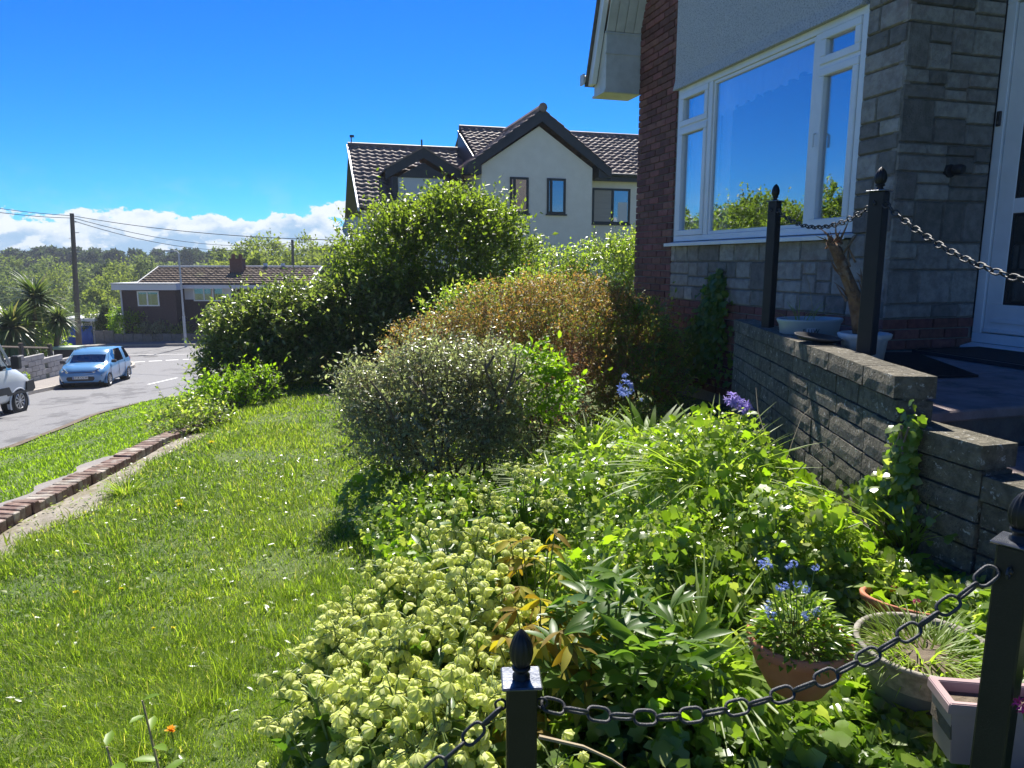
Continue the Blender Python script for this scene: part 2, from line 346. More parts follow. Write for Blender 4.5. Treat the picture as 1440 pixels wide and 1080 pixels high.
_A = np.zeros((len(CP)+3,)*2); _A[:len(CP), :len(CP)] = _D; _A[:len(CP), -3] = _A[-3, :len(CP)] = 1
_A[:len(CP), -2:] = CP[:, :2]; _A[-2:, :len(CP)] = CP[:, :2].T
_W = np.linalg.solve(_A, np.concatenate([CP[:, 2], np.zeros(3)]))
def gz(X, Y):
    X = np.asarray(X, float); Y = np.asarray(Y, float); s = X.shape; x = np.clip(X.ravel(), -70, 60); y = np.clip(Y.ravel(), -20, 90)
    out = np.empty(len(x))
    for i in range(0, len(x), 20000):
        d = np.hypot(x[i:i+20000, None]-CP[:, 0], y[i:i+20000, None]-CP[:, 1]); out[i:i+20000] = d@_W[:len(CP)]
    out += _W[-3]+_W[-2]*x+_W[-1]*y
    # the far side rises to the wooded hill beyond the valley
    Xr, Yr = X.ravel(), Y.ravel(); t = np.clip((Yr-70)/150, 0, 1); t = t*t*(3-2*t)
    az = Xr/np.maximum(Yr, 1)
    hill = -9+5.5*np.exp(-((az+.5)/.5)**2)+9*np.exp(-((az+.16)/.13)**2)+1.0*np.sin(Xr*.02)
    out = out*(1-t)+hill*t
    return out.reshape(s)
def G(x, y): return float(gz(np.array([x]), np.array([y]))[0])
xs = np.concatenate([np.linspace(-420, -80, 14), np.linspace(-75, -20, 28), np.linspace(-19, 6, 126), np.linspace(7, 40, 18), np.linspace(60, 420, 10)])
ys = np.concatenate([np.linspace(-120, -15, 6), np.linspace(-10, 0, 12), np.linspace(.2, 16, 80), np.linspace(16.5, 56, 60), np.linspace(58, 250, 40), np.linspace(280, 520, 8)])
def roadcut(X, Y):
    z = gz(X, Y); s = ((X > -19.5) & (X < -11.3) & (Y > -12) & (Y < 46)); return z-np.where(s, .06, 0.0)
struct('ground', grid_mesh('ground', xs, ys, roadcut, M['earth']))
def sheet(name, poly_fn, n, m, mt, dz, kind='structure', **k):   # poly_fn(s,t) -> x,y on 0..1 square
    s, t = np.meshgrid(np.linspace(0, 1, n), np.linspace(0, 1, m)); X, Y = poly_fn(s, t); Z = gz(X, Y)+dz
    V = np.stack([X.ravel(), Y.ravel(), Z.ravel()], 1); i = np.arange((m-1)*n).reshape(-1, n)[:, :-1].ravel()
    return struct(name, fast(name, V, np.stack([i, i+1, i+n+1, i+n], 1), mt, smooth=True), kind=kind, **k)
def farkerb(Y): return np.interp(Y, [-15, 5, 15, 24, 30, 33.2, 34.6, 35.2], [-14.3, -15, -15.35, -16.45, -17.25, -17.75, -18.6, -20.5])
sheet('road', lambda s, t: (-10.8+(farkerb(-15+50.2*t)+10.8)*s, -15+50.2*t), 24, 160, M['asphalt'], .03)
sheet('cross_road', lambda s, t: (-60+60*s, 35.204+8.2*t), 140, 24, M['asphalt'], .03)
sheet('pavement', lambda s, t: (farkerb(-15+48*t)-.12-1.75*s, -15+48*t), 8, 140, M['pave'], .14)
sheet('far_pavement', lambda s, t: (-60+60*s, 43.55+1.7*t), 140, 6, M['pave'], .15)
def strip(name, pts, wdt, h0, h1, mt, kind='structure', step=.6):
    mb = MB(); pts = [Vector((*p, 0)) for p in pts]; q = []
    for a, b in zip(pts[:-1], pts[1:]):
        n = max(1, int((b-a).length/step))
        q += [a.lerp(b, i/n) for i in range(n)]
    q.append(pts[-1]); vs = []; fs = []
    for i, p in enumerate(q):
        d = (q[min(i+1, len(q)-1)]-q[max(i-1, 0)]).normalized(); nn = Vector((-d.y, d.x, 0))*wdt/2; z = G(p.x, p.y)
        vs += [(p.x+nn.x, p.y+nn.y, z+h0), (p.x+nn.x, p.y+nn.y, z+h1), (p.x-nn.x, p.y-nn.y, z+h1), (p.x-nn.x, p.y-nn.y, z+h0)]
        if i: a = 4*(i-1); fs += [(a+j, a+j+1, a+j+5, a+j+4) for j in range(3)]
    mb.add(vs, fs); return struct(name, mb.mesh(name, mt), kind=kind)
strip('kerb', [(float(farkerb(y))-.06, y) for y in list(np.linspace(-15, 33, 30))+[33.6, 34.2, 34.6, 34.9, 35.15]]+[(-24, 35.2), (-50, 35.4)], .13, -.05, .155, M['kerb'])
strip('far_kerb', [(-60, 43.47), (0, 43.47)], .13, -.05, .165, M['kerb'])
mb = MB()
def dash(p0, p1, wd, dz=.036):
    p0, p1 = Vector((*p0, 0)), Vector((*p1, 0)); d = (p1-p0); n = max(2, int(d.length/.4)); nn = Vector((-d.y, d.x, 0)).normalized()*wd/2
    vs = []; fs = []
    for i in range(n+1):
        p = p0+d*i/n; z = G(p.x, p.y)+dz+.004
        vs += [(p.x+nn.x, p.y+nn.y, z), (p.x-nn.x, p.y-nn.y, z)]
        if i: fs.append((2*i-2, 2*i-1, 2*i+1, 2*i))
    mb.add(vs, fs)
def onroad(u, v, Y0=28):
    Y = Y0
    for _ in range(30):
        d = ray(u, v); k = d/d[1]; Y = .5*Y+.5*((G(k[0]*Y, Y)+.03)/k[2])
    return (k[0]*Y, Y)
for a, b, wd in [((208,541),(249,531.5),.13),((259,526),(268,523),.13),((185,509.8),(204,508.6),.2),((209,508.3),(228,507.3),.2),((233,507),(251,506.1),.2),((257,505.9),(268,505.3),.2),((174,499.5),(290,498.2),.1)]:
    dash(onroad(*a), onroad(*b), wd)
struct('road_markings', mb.mesh('road_markings', M['white_line']))
mb = MB(); mx_, my_ = onroad(212, 501.5); mb.lathe([(.001, 0), (.33, 0), (.36, -.004)], 24, (mx_, my_, G(mx_, my_)+.045)); struct('manhole_cover', mb.mesh('manhole_cover', mat('cast_iron', (.04,.04,.04), (.07,.07,.07), 30, .6)))
M['patch'] = mat('tar_patch', (.10,.10,.105), (.15,.15,.155), 40, .9, .5, 200)
def patch(pts):
    vs = [(x, y, G(x, y)+.0345) for x, y in (onroad(*p) for p in pts)]; mb.add(vs, [tuple(range(len(vs)))])
mb = MB(); dash(onroad(215, 550), onroad(262, 541), .22, .0305); dash(onroad(150, 557), onroad(205, 551), .14, .0305); dash(onroad(60, 575), onroad(120, 566), .12, .0305); struct('tar_repairs', mb.mesh('tar_repairs', M['patch']))
sheet('gutter_dirt', lambda s, t: (-10.95+.25*s+.08*np.sin(t*60), -3+30*t), 3, 120, M['soil'], .037)
def pu(th, name, mb, mt): o = th.part(name, mb.mesh(name, mt)); o.location = -th.o.location; return o
# ------------------------------------------------------------------ the near house (house frame: a sideways, b along the window wall)
def chamfer_box(l, d, h, c, mt, name, rough=0, sub=1):      # origin at its middle; used for bricks and stones
    mb = MB().box(-l/2, l/2, -d/2, d/2, -h/2, h/2); m = mb.mesh(name, mt, bevel=c)
    if rough:
        import bmesh
        bm = bmesh.new(); bm.from_mesh(m)
        long_e = [e for e in bm.edges if e.calc_length() > l*.5]
        bmesh.ops.subdivide_edges(bm, edges=long_e, cuts=sub, use_grid_fill=True)
        for v in bm.verts: v.co += Vector(np.random.default_rng(int(abs(v.co.x*9e3)+abs(v.co.z*7e4)+len(MATS)*3+sub)).normal(size=3)*rough)
        bm.to_mesh(m); bm.free()
    return m
HO = (3.9, 4.08, -1.3)
house = T('brick_house', 'brick and stone clad house with a wide white picture window and front door', 'house', HO, house=True)
A0 = 3.9
bk = [chamfer_box(.215, .06, .065, .004, M['brick'], 'brick') for _ in range(2)]
bk_half = chamfer_box(.1025, .06, .065, .004, M['brick'], 'brick')
bkq = chamfer_box(.16, .06, .065, .004, M['brick'], 'brick')
def brick_at(a, b, z, along='b', mesh=None, t=house, fw=0):
    j = random.uniform(-.0025, .0025)
    if along == 'b': return t.part('brick', mesh or random.choice(bk), (a+.03-.008+j, b, z), (0, 0, math.pi/2))
    return t.part('brick', mesh or random.choice(bk), (a, b+.03-.008+j, z))
# pier of brick, four stretchers wide, far end at b = 8.04
extra = MB()
for k in range(-12, 47):
    z = -.4+.075*k+.0375; bs = []
    off = 0 if k % 2 else .1125
    if off: bs.append((8.04-.05, bk_half))
    b = 8.04-(off if off else 0)-.1075
    while b-.1 > 7.13:
        bs.append((b, None)); b -= .225
    if off: bs.append((7.14+.055, bk_half))
    for bb, me in bs:
        if z > -1.05: brick_at(A0, bb, z, mesh=me)
        else: extra.box(A0-.006, A0+.05, bb-.1, bb+.1, z-.0325, z+.0325)
for k in range(12):                                       # brick plinth below the stone
    z = -.4-.075*k-.0375; b = 7.14-.1075-(.1125 if k % 2 else 0)
    if k % 2: brick_at(A0, 7.14-.05, z, mesh=bk_half)
    while b > 4.15:
        if k < 7 or b > 6.9: brick_at(A0, b, z)
        else: extra.box(A0-.006, A0+.05, b-.1, b+.1, z-.0325, z+.0325)
        b -= .225
for k in range(3):                                         # plinth of the side wall by the door
    z = -.4-.075*k-.0375; a = A0+.1075+(.1125 if k % 2 else 0)
    if k % 2: brick_at(A0+.05, 4.08, z, 'a', bk_half)
    while a < 4.75: brick_at(a, 4.08, z, 'a'); a += .225
house.part('brickwork', extra.mesh('brickwork', M['brick']), kind='stuff')
# ashlar cladding
def ashlar(u0, u1, z0, z1, seed, big=1):
    r = random.Random(seed); out = []; z = z1
    while z > z0+.01:
        h = min(r.choice([.2, .2, .25, .3])*big, z-z0)
        if z-h-z0 < .08: h = z-z0
        u = u0
        while u < u1-.01:
            l = r.choice([.2, .3, .38, .45, .26])*big; l = min(l, u1-u)
            if u1-u-l < .1: l = u1-u
            q = r.random()
            if h > .17 and q < .6:
                s = r.choice([.4, .5, .6])*h
                if l > .34 and r.random() < .5:
                    w_ = l*r.uniform(.4, .6); out += [(u, u+w_, z-s, z), (u+w_, u+l, z-s, z), (u, u+l, z-h, z-s)]
                else: out += [(u, u+l, z-s, z), (u, u+l, z-h, z-s)]
            else: out.append((u, u+l, z-h, z))
            u += l
        z -= h
    return out
stone_mesh = {}
def stone(u0, u1, z0, z1, plane, along):
    l, h = round(u1-u0-.009, 3), round(z1-z0-.009, 3)
    if (l, h) not in stone_mesh:
        mb = MB(); c = .008; n = 5; d = .045
        bm_v = []; xs_ = [-l/2, -l/2+c]+[(-.5+(i+1)/(n+1))*(l-2*c) for i in range(n)]+[l/2-c, l/2]; zs_ = [-h/2, -h/2+c, 0, h/2-c, h/2]
        r = random.Random(int(l*1000+h*77777)); vs = []; fs = []
        for zi, zz in enumerate(zs_):
            for xi, xx in enumerate(xs_):
                e = zi in (0, len(zs_)-1) or xi in (0, len(xs_)-1)
                vs.append((xx, (0 if e else -.012-r.uniform(0, .006)), zz))
        nx = len(xs_)
        for zi in range(len(zs_)-1):
            for xi in range(nx-1): a_ = zi*nx+xi; fs.append((a_, a_+1, a_+nx+1, a_+nx))
        mb.add(vs, fs)
        nb = len(mb.v); mb.add([(-l/2, d, -h/2), (l/2, d, -h/2), (l/2, d, h/2), (-l/2, d, h/2)], [])
        cor = [0, nx-1, len(zs_)*nx-1, (len(zs_)-1)*nx]
        mb.f += [(cor[i], cor[(i+1) % 4], nb+(i+1) % 4, nb+i) for i in range(4)]
        stone_mesh[(l, h)] = mb.mesh('stone', M['stone'])
    u, z = (u0+u1)/2, (z0+z1)/2
    if along == 'b': house.part('stone', stone_mesh[(l, h)], (plane, u, z), (0, 0, -math.pi/2))
    else: house.part('stone', stone_mesh[(l, h)], (u, plane, z))
WB0, WB1, WZ0, WZ1 = 4.44, 7.10, .215, 1.78                # window opening
for s in ashlar(WB0, 7.135, -.4, WZ0-.045, 3, .85): stone(*s, A0, 'b')
for s in ashlar(4.08-.012, WB0, -.4, 3.3, 5, .85): stone(*s, A0, 'b')
for s in ashlar(A0-.012, 4.70, -.4, 2.6, 11, .95): stone(*s, 4.08, 'a')
# walls behind
mb = MB(); AI = A0+.012
mb.box(AI, AI+.25, 7.11, 8.035, -1.6, 4.2); mb.box(AI, AI+.25, 4.09, 7.11, -1.6, WZ0-.05)
mb.box(AI, AI+.25, 4.09, 7.11, WZ1, 4.2); mb.box(AI, AI+.25, 4.09, WB0-.002, WZ0-.05, WZ1)
mb.box(AI+.25, 4.72, 4.092, 4.34, -1.6, 4.2)
mb.box(AI+.25, 12, 7.8, 8.035, -1.6, 2.4)
house.part('wall', mb.mesh('wall', M['stone_mortar']))
mb = MB(); mb.box(4.78, 5.0, 4.10, 4.34, -1.6, 4.2); mb.box(4.72, 5.0, -3, 3.02, -1.6, 4.2); mb.box(4.72, 5.0, 3.02, 4.09, 1.75, 4.2)
mb.box(5.0, 12, -3, -2.75, -1.6, 3)
house.part('side_wall', mb.mesh('side_wall', M['stone_mortar']))
mb = MB(); mb.box(AI+.25, 9, 4.4, 7.8, -1.2, -1.1); mb.box(8.9, 9, 4.4, 7.8, -1.1, 2.2); mb.box(AI+.26, 9, 7.7, 7.79, -1.1, 2.2); mb.box(AI+.26, 9, 4.35, 4.4, -1.1, 2.2); mb.box(AI+.25, 9, 4.4, 7.8, 2.2, 2.3)
house.part('room', mb.mesh('room', M['dark_room']))
mb = MB(); mb.box(5.3, 5.4, 2.6, 4.3, -.6, 1.9); mb.box(5.0, 5.4, 4.25, 4.3, -.6, 1.9); mb.box(5, 5.4, 2.6, 2.7, -.6, 1.9)
house.part('hall', mb.mesh('hall', M['dark_room']))
# rough render above the window with its bell-cast lower edge
mb = MB(); mb.prism([(A0-.035, WZ1+.10), (A0-.06, WZ1-.005), (A0+.01, WZ1+.002), (A0+.01, 4.2), (A0-.035, 4.2)], 1, WB0+.02, 7.135)
mbv = [v for v in mb.v]
mb2 = MB(); mb2.v = [(v[0], v[1], v[2]) for v in mbv]; mb2.f = mb.f
house.part('render', mb2.mesh('render', M['render']))
# picture window
win = None
def frame(mb, plane, b0, b1, z0, z1, wd, t=.06, off=0, axis='b'):
    x0, x1 = plane+off, plane+off+t
    def bx(p, q, r, s):
        if axis == 'b': mb.box(x0, x1, p, q, r, s)
        else: mb.box(p, q, x0, x1, r, s)
    bx(b0, b1, z0, z0+wd); bx(b0, b1, z1-wd, z1); bx(b0, b0+wd, z0+wd, z1-wd); bx(b1-wd, b1, z0+wd, z1-wd)
wroot = house.part('window', (lambda mb: (frame(mb, A0, WB0, WB1, WZ0, WZ1, .055, .09, -.004), mb.mesh('window', M['upvc'], bevel=.003))[1])(MB()))
m1, m2 = 6.48, 4.95; zl, zr = 1.38, 1.47
def sub(name, mb, mt, bevel=0, par=None, smooth=False, kind=None, t=house): return t.part(name, mb.mesh(name, mt, bevel=bevel, smooth=smooth), parent=par, kind=kind)
mb = MB(); mb.box(A0-.002, A0+.08, m1-.035, m1+.035, WZ0+.055, WZ1-.055); sub('mullion', mb, M['upvc'], .003, wroot)
mb = MB(); mb.box(A0-.002, A0+.08, m2-.035, m2+.035, WZ0+.055, WZ1-.055); sub('mullion', mb, M['upvc'], .003, wroot)
for b0, b1, z0, z1 in [(m1+.037, WB1-.057, WZ0+.057, zl-.012), (m1+.037, WB1-.057, zl+.012, WZ1-.057), (WB0+.057, m2-.037, WZ0+.057, zr-.015), (WB0+.057, m2-.037, zr+.015, WZ1-.057)]:
    mb = MB(); frame(mb, A0, b0, b1, z0, z1, .058, .05, -.016); sub('sash', mb, M['upvc'], .006, wroot)
    mb = MB(); mb.box(A0+.022, A0+.026, b0+.05, b1-.05, z0+.05, z1-.05); sub('pane', mb, M['glass'], 0, wroot)
mb = MB(); frame(mb, A0, m2+.037, m1-.037, WZ0+.057, WZ1-.057, .03, .04, .012); sub('bead', mb, M['upvc'], .002, wroot)
mb = MB(); mb.box(A0+.03, A0+.034, m2+.06, m1-.06, WZ0+.08, WZ1-.08); sub('pane', mb, M['glass'], 0, wroot)
mb = MB(); mb.box(A0-.002, A0+.05, m1+.037, WB1-.057, zl-.012, zl+.012); sub('transom', mb, M['upvc'], 0, wroot)
mb = MB(); mb.box(A0-.002, A0+.05, WB0+.057, m2-.037, zr-.015, zr+.015); sub('transom', mb, M['upvc'], 0, wroot)
mb = MB(); mb.prism([(A0-.085, WZ0-.042), (A0-.085, WZ0-.022), (A0+.03, WZ0-.003), (A0+.03, WZ0-.042)], 1, WB0-.02, WB1+.06)
mb.box(A0-.09, A0-.086, WB0-.022, WB1+.062, WZ0-.052, WZ0-.018); sub('sill', mb, M['upvc'], .002, wroot)
mb = MB(); mb.tube([(A0-.03, m2-.07, .98), (A0-.05, m2-.07, .97), (A0-.05, m2-.07, .88)], .009, 6); sub('handle', mb, M['upvc'], 0, wroot)
def curtain(b0, b1, z0f, z1, a, amp, fr, n=160):
    bb = np.linspace(b0, b1, n); rows = 9; V = []
    for j in range(rows):
        t = j/(rows-1); zz = z1+(np.array([z0f(q) for q in bb])-z1)*t
        V.append(np.stack([a+amp*(.3+.7*t)*np.sin(bb*fr+1.3*np.sin(bb*fr*.31)), bb, zz], 1))
    V = np.concatenate(V); i = np.arange((rows-1)*n).reshape(-1, n)[:, :-1].ravel()
    return fast('net_curtain', V, np.stack([i, i+1, i+n+1, i+n], 1), M['net'], smooth=True)
def netmat():
    m, g = newmat('net'); d = g.n('ShaderNodeBsdfDiffuse', {'Color': (.85, .87, .9, 1)}); tr = g.n('ShaderNodeBsdfTransparent'); tl = g.n('ShaderNodeBsdfTranslucent', {'Color': (.8, .82, .85, 1)})
    a = g.n('ShaderNodeAddShader', {0: d, 1: tl}); mx = g.n('ShaderNodeMixShader', {0: .88, 1: tr.outputs[0], 2: a.outputs[0]}); g.n('ShaderNodeOutputMaterial', {'Surface': mx}); return m
M['net'] = netmat()
house.part('net_curtain', curtain(5.0, 6.45, lambda b: 1.52+.02*math.sin(b*40)-.10*(b-5.0)/1.4, 1.73, A0+.09, .018, 75))
house.part('net_curtain', curtain(6.30, 6.46, lambda b: .3, 1.73, A0+.14, .02, 60, 40))
house.part('net_curtain', curtain(6.5, 7.05, lambda b: .3, 1.73, A0+.13, .015, 60, 60))
house.part('net_curtain', curtain(4.5, 4.66, lambda b: .3, 1.73, A0+.13, .015, 60, 30))
# door
DA, D0, D1 = 4.72, 3.08, 4.075
mb = MB(); frame(mb, DA, D0, D1, -.58, 1.8, .07, .08, -.01); fr = house.part('door_frame', mb.mesh('door_frame', M['upvc'], bevel=.004))
mb = MB(); mb.prism([(DA-.11, -.625), (DA-.11, -.605), (DA, -.582), (DA, -.625)], 1, D0-.05, D1+.06); house.part('door_sill', mb.mesh('door_sill', M['upvc'], bevel=.002), parent=fr)
mb = MB(); x0, x1 = DA+.008, DA+.058; b0, b1 = D0+.075, D1-.075; gl0, gl1 = D0+.2, D1-.2
mb.box(x0, x1, b0, b1, -.505, -.30); mb.box(x0, x1, gl1, b1, -.30, 1.72); mb.box(x0, x1, b0, gl0, -.30, 1.72); mb.box(x0, x1, gl0, gl1, .33, .43); mb.box(x0, x1, gl0, gl1, 1.6, 1.72)
door = house.part('door', mb.mesh('door', M['upvc'], bevel=.003))
mb = MB(); mb.box(x0-.02, x0+.002, b0+.01, b1-.01, -.500, -.475); mb.box(x0-.012, x0+.002, b0+.06, b1-.06, -.43, -.40); house.part('weatherbar', mb.mesh('weatherbar', M['upvc'], bevel=.003), parent=door)
for z0, z1 in ((-.30, .33), (.43, 1.6)):
    mb = MB(); mb.box(x0+.015, x0+.02, gl0, gl1, z0, z1); house.part('door_pane', mb.mesh('door_pane', M['glass_dark']), parent=door)
    mb = MB(); frame(mb, x0, gl0, gl1, z0, z1, .018, .01, .004); house.part('gasket', mb.mesh('gasket', M['black_plastic']), parent=door)
mb = MB(); mb.box(DA-.030, DA-.012, D1-.052, D1-.022, .93, 1.03); bell = house.part('doorbell', mb.mesh('doorbell', M['black_plastic'], bevel=.004))
mb = MB(); mb.box(DA-.034, DA-.029, D1-.046, D1-.03, .945, .965); house.part('bell_button', mb.mesh('bell_button', M['riser'], bevel=.002), parent=bell)
mb = MB(); mb.tube([(4.34, 4.075, .62), (4.34, 4.045, .62)], .045, 20); lamp = house.part('wall_light', mb.mesh('wall_light', M['black_plastic'], bevel=.004))
mb = MB(); mb.tube([(4.36, 4.045, .625), (4.37, 4.0, .625), (4.375, 3.98, .62)], [.034, .036, .03], 16); house.part('lamp_head', mb.mesh('lamp_head', M['black_plastic'], bevel=.003), parent=lamp)
# roof: steep verge over the window wall, boxed eave at the far end
SL = 2.6; v0 = 3.40; ZK = 3.05; v1 = 3.65                               # steep lower slope up to ZK, unseen shallower roof above shaped for its shadow
mb = MB(); mb.prism([(8.06, 1.95), (8.40, 1.95), (8.40, 2.10), (8.20, 2.60), (8.06, 2.60)], 0, 3.47, 3.92)
box_ = house.part('box_end', mb.mesh('box_end', M['upvc_trim'], bevel=.004))
for q in ((3.46, 3.925, 8.05, 8.065, 2.36, 2.375), (3.455, 3.93, 8.052, 8.07, 2.58, 2.60), (3.455, 3.925, 8.053, 8.42, 1.94, 1.965)):
    mb = MB(); mb.box(*q); house.part('trim', mb.mesh('trim', M['upvc_trim']), parent=box_)
def bz(z, o=0): return 8.42+o-(z-2.1)/SL
bk_ = bz(ZK)
def steep(o0, o1, a0, a1): mb = MB(); mb.prism([(bz(2.08, o0), 2.08), (bz(2.08, o1), 2.08), (bz(ZK, o1), ZK), (bz(ZK, o0), ZK)], 0, a0, a1); return mb
house.part('bargeboard', steep(-.12, .0, v0, v0+.06).mesh('bargeboard', M['upvc'], bevel=.003))
for i in range(4):
    a = v0+.066+.113*i; mb = MB(); mb.prism([(8.055, 2.605), (8.08, 2.605), (8.08-(ZK-2.6)/SL, ZK), (8.055-(ZK-2.6)/SL, ZK)], 0, a+.004, a+.109)
    house.part('soffit_board', mb.mesh('soffit_board', M['upvc_trim'], bevel=.003))
mb = steep(.002, .04, v0-.03, 12); zr_ = ZK+(bk_-3.9)*.6
mb.prism([(bk_+.04, ZK), (bk_+.04, ZK+.05), (3.9, zr_+.05), (3.9, zr_)], 0, v1, 12); mb.prism([(3.899, zr_), (3.899, zr_+.05), (-3, zr_-3.2), (-3, zr_-3.25)], 0, v1, 12)  # upper slopes out of view, overhang and pitch chosen for the shadow they cast
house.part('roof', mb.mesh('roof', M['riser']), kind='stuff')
mb = MB(); mb.prism([(4.2, 2.3), (8.03, 2.3), (8.03-(ZK-2.6)/SL, ZK-.02), (4.2, zr_-.2)], 0, AI+.01, AI+.1); house.part('gable', mb.mesh('gable', M['stone_mortar']))
mb = MB(); mb.prism([(4.0, 1.8), (4.0, zr_-.25), (-3, 1.8)], 0, 4.8, 4.9); house.part('gable', mb.mesh('gable', M['stone_mortar']))
mb = MB(); mb.tube([(v0-.05, 8.47, 2.16), (5.5, 8.47, 2.16)], .05, 12); mb.box(v0-.062, v0-.045, 8.42, 8.53, 2.1, 2.22); house.part('gutter', mb.mesh('gutter', M['upvc_trim']), kind='stuff')

# ------------------------------------------------------------------ steps, mats, retaining wall
st = T('front_steps', 'weathered pinkish stone steps and landing up to the white front door', 'steps', (3.2, 2.4, -1.2), house=True)
def slab(a0, a1, b0, b1, z1, h=.05, m='slab', name='slab'):
    mb = MB().box(a0+.005, a1-.005, b0+.005, b1-.005, z1-h, z1); st.part(name, mb.mesh(name, M[m], bevel=.01))
LF = lambda b: 2.27+.385*(b-2.27)+.15
def slabp(q, z1, h=.05):
    mb = MB().prism(q, 2, z1-h, z1); st.part('slab', mb.mesh('slab', M['slab'], bevel=.008))
for b0, b1 in ((2.33, 3.1), (3.1, 4.05)): slabp([(LF(b0), b0+.005), (3.245, b0+.005), (3.245, b1-.005), (LF(b1), b1-.005)], -.63)
slabp([(LF(4.05), 4.055), (3.88, 4.055), (3.88, 4.9), (LF(4.9), 4.9)], -.63)
for a0, a1, b0, b1 in [(3.25, 4.0, 2.33, 3.1), (4.0, 4.62, 2.33, 3.1), (3.25, 4.0, 3.1, 4.05), (4.0, 4.72, 3.1, 4.05), (2.45, 3.3, 1.84, 2.31)]:
    if b1 < 2.32: slab(a0, a1, b0, b1, -.80)
    else: slab(a0, a1, b0, b1, -.63)
slab(3.3, 4.2, 1.84, 2.31, -.80); slab(2.45, 3.3, 1.3, 1.82, -.97); slab(3.3, 4.2, 1.3, 1.82, -.97)
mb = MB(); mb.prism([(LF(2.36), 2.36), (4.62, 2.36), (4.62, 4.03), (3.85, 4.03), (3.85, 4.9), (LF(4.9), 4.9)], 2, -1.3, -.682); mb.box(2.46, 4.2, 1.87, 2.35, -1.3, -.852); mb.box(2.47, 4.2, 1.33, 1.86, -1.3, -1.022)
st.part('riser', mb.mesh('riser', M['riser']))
mb = MB(); mb.box(4.08, 4.66, 2.2, 3.95, -.626, -.60); dm = T('door_mat', 'dark coir door mat pressed up against the door sill', 'doormat', (4.3, 3.2, -.63), house=True); dm.part('pile', mb.mesh('pile', M['mat_rubber'], bevel=.01))
mb = MB(); mb.box(4.05, 4.075, 2.2, 3.95, -.626, -.603); dm.part('binding', mb.mesh('binding', M['black_plastic']))
dm2 = T('rubber_mat', 'flat black ribbed rubber mat on the landing below the stone wall', 'doormat', (3.5, 3.5, -.63), house=True)
mb = MB(); q = [(3.55, 3.0), (4.03, 3.9), (3.55, 4.02), (3.10, 3.06)]; mb.prism(q, 2, -.627, -.615); dm2.part('base', mb.mesh('base', M['mat_rubber']))
mb = MB()
for i in range(1, 34):
    t = i/34; p0 = np.array(q[0])*(1-t)+np.array(q[1])*t; p1 = np.array(q[3])*(1-t)+np.array(q[2])*t; p0 = p0+(p1-p0)*.03; p1 = p1-(p1-p0)*.03
    mb.tube([(*p0, -.614), (*p1, -.614)], .005, 4)
dm2.part('rib', mb.mesh('rib', M['mat_rubber']), kind='stuff')

# retaining wall of split blocks: upper run, then two steps down
rw = T('retaining_wall', 'lichen spotted grey split block retaining wall stepping down beside the steps', 'garden wall', (2.8, 3.6, -1.2), house=True)
bl = {}
def block_mesh(l, h, d, v):
    k = (round(l, 2), round(h, 2), round(d, 2), v)
    if k not in bl:
        mb = MB().box(-l/2, l/2, -d/2, d/2, -h/2, h/2); m = mb.mesh('block', M['wallblock'])
        import bmesh
        bm = bmesh.new(); bm.from_mesh(m); bmesh.ops.subdivide_edges(bm, edges=[e for e in bm.edges if abs((e.verts[0].co-e.verts[1].co).x) > .01], cuts=4, use_grid_fill=True)
        bmesh.ops.subdivide_edges(bm, edges=[e for e in bm.edges if abs((e.verts[0].co-e.verts[1].co).z) > h*.9], cuts=1, use_grid_fill=True)
        r = np.random.default_rng(v*31+int(l*100))
        for q in bm.verts:
            ex = 1 if abs(q.co.x) > l/2-.005 else 0; ez = 1 if abs(q.co.z) > h/2-.004 else 0; ey = 1 if abs(q.co.y) > d/2-.005 else 0
            k2 = .0028 if (ex+ez+ey) > 1 else -.001
            q.co.y -= math.copysign(k2+abs(r.normal())*.0006, q.co.y)*(1 if ey else 0); q.co.z -= math.copysign((.003 if ex or ey else 0)+abs(r.normal())*.0015, q.co.z)*ez; q.co.x -= math.copysign(.003+abs(r.normal())*.002, q.co.x)*ex
        bm.to_mesh(m); bm.free(); bl[k] = m
    return bl[k]
def wall_run(p0, p1, ztop, zbot, h=.098, d=.15, capd=.17):
    p0, p1 = np.array(p0, float), np.array(p1, float); L = np.linalg.norm(p1-p0); u = (p1-p0)/L; nn = np.array([-u[1], u[0]]); ang = math.atan2(u[1], u[0])
    z = ztop; row = 0
    while z > zbot:
        s = -(random.choice([.0, .16, .08]) if row % 2 else 0)
        while s < L-.02:
            l = random.choice([.32, .38, .44, .28]); e = min(s+l, L)
            if L-e < .12: e = L
            s0 = max(s, 0)
            if e-s0 > .05:
                c = p0+u*(s0+e)/2+nn*(-(capd if row == 0 else d)/2+(.012 if row == 0 else random.uniform(-.002, .002)))
                rw.part('block', block_mesh(round(e-s0-.003, 2), h-.001, capd if row == 0 else d, random.randint(0, 3)), (c[0], c[1], z-h/2), (random.uniform(-.006, .006), random.uniform(-.006, .006), ang+random.uniform(-.004, .004)))
            s = e
        z -= h; row += 1
    c = p0+u*L/2+nn*(-d/2)
    mb = MB(); mb.box(-L/2+.01, L/2-.01, -d/2+.03, d/2-.03, zbot, ztop-.03)
    o = rw.part('core', mb.mesh('core', M['wallblock']), (c[0], c[1], 0), (0, 0, ang)); 
# front face lies to the left of the run when walking from far to near
wall_run((2.27, 2.27), (3.32, 5.0), -.45, -1.55)
wall_run((2.29, 1.88), (2.30, 2.27), -.64, -1.5)
wall_run((2.30, 1.2), (2.30, 1.88), -.75, -1.5)
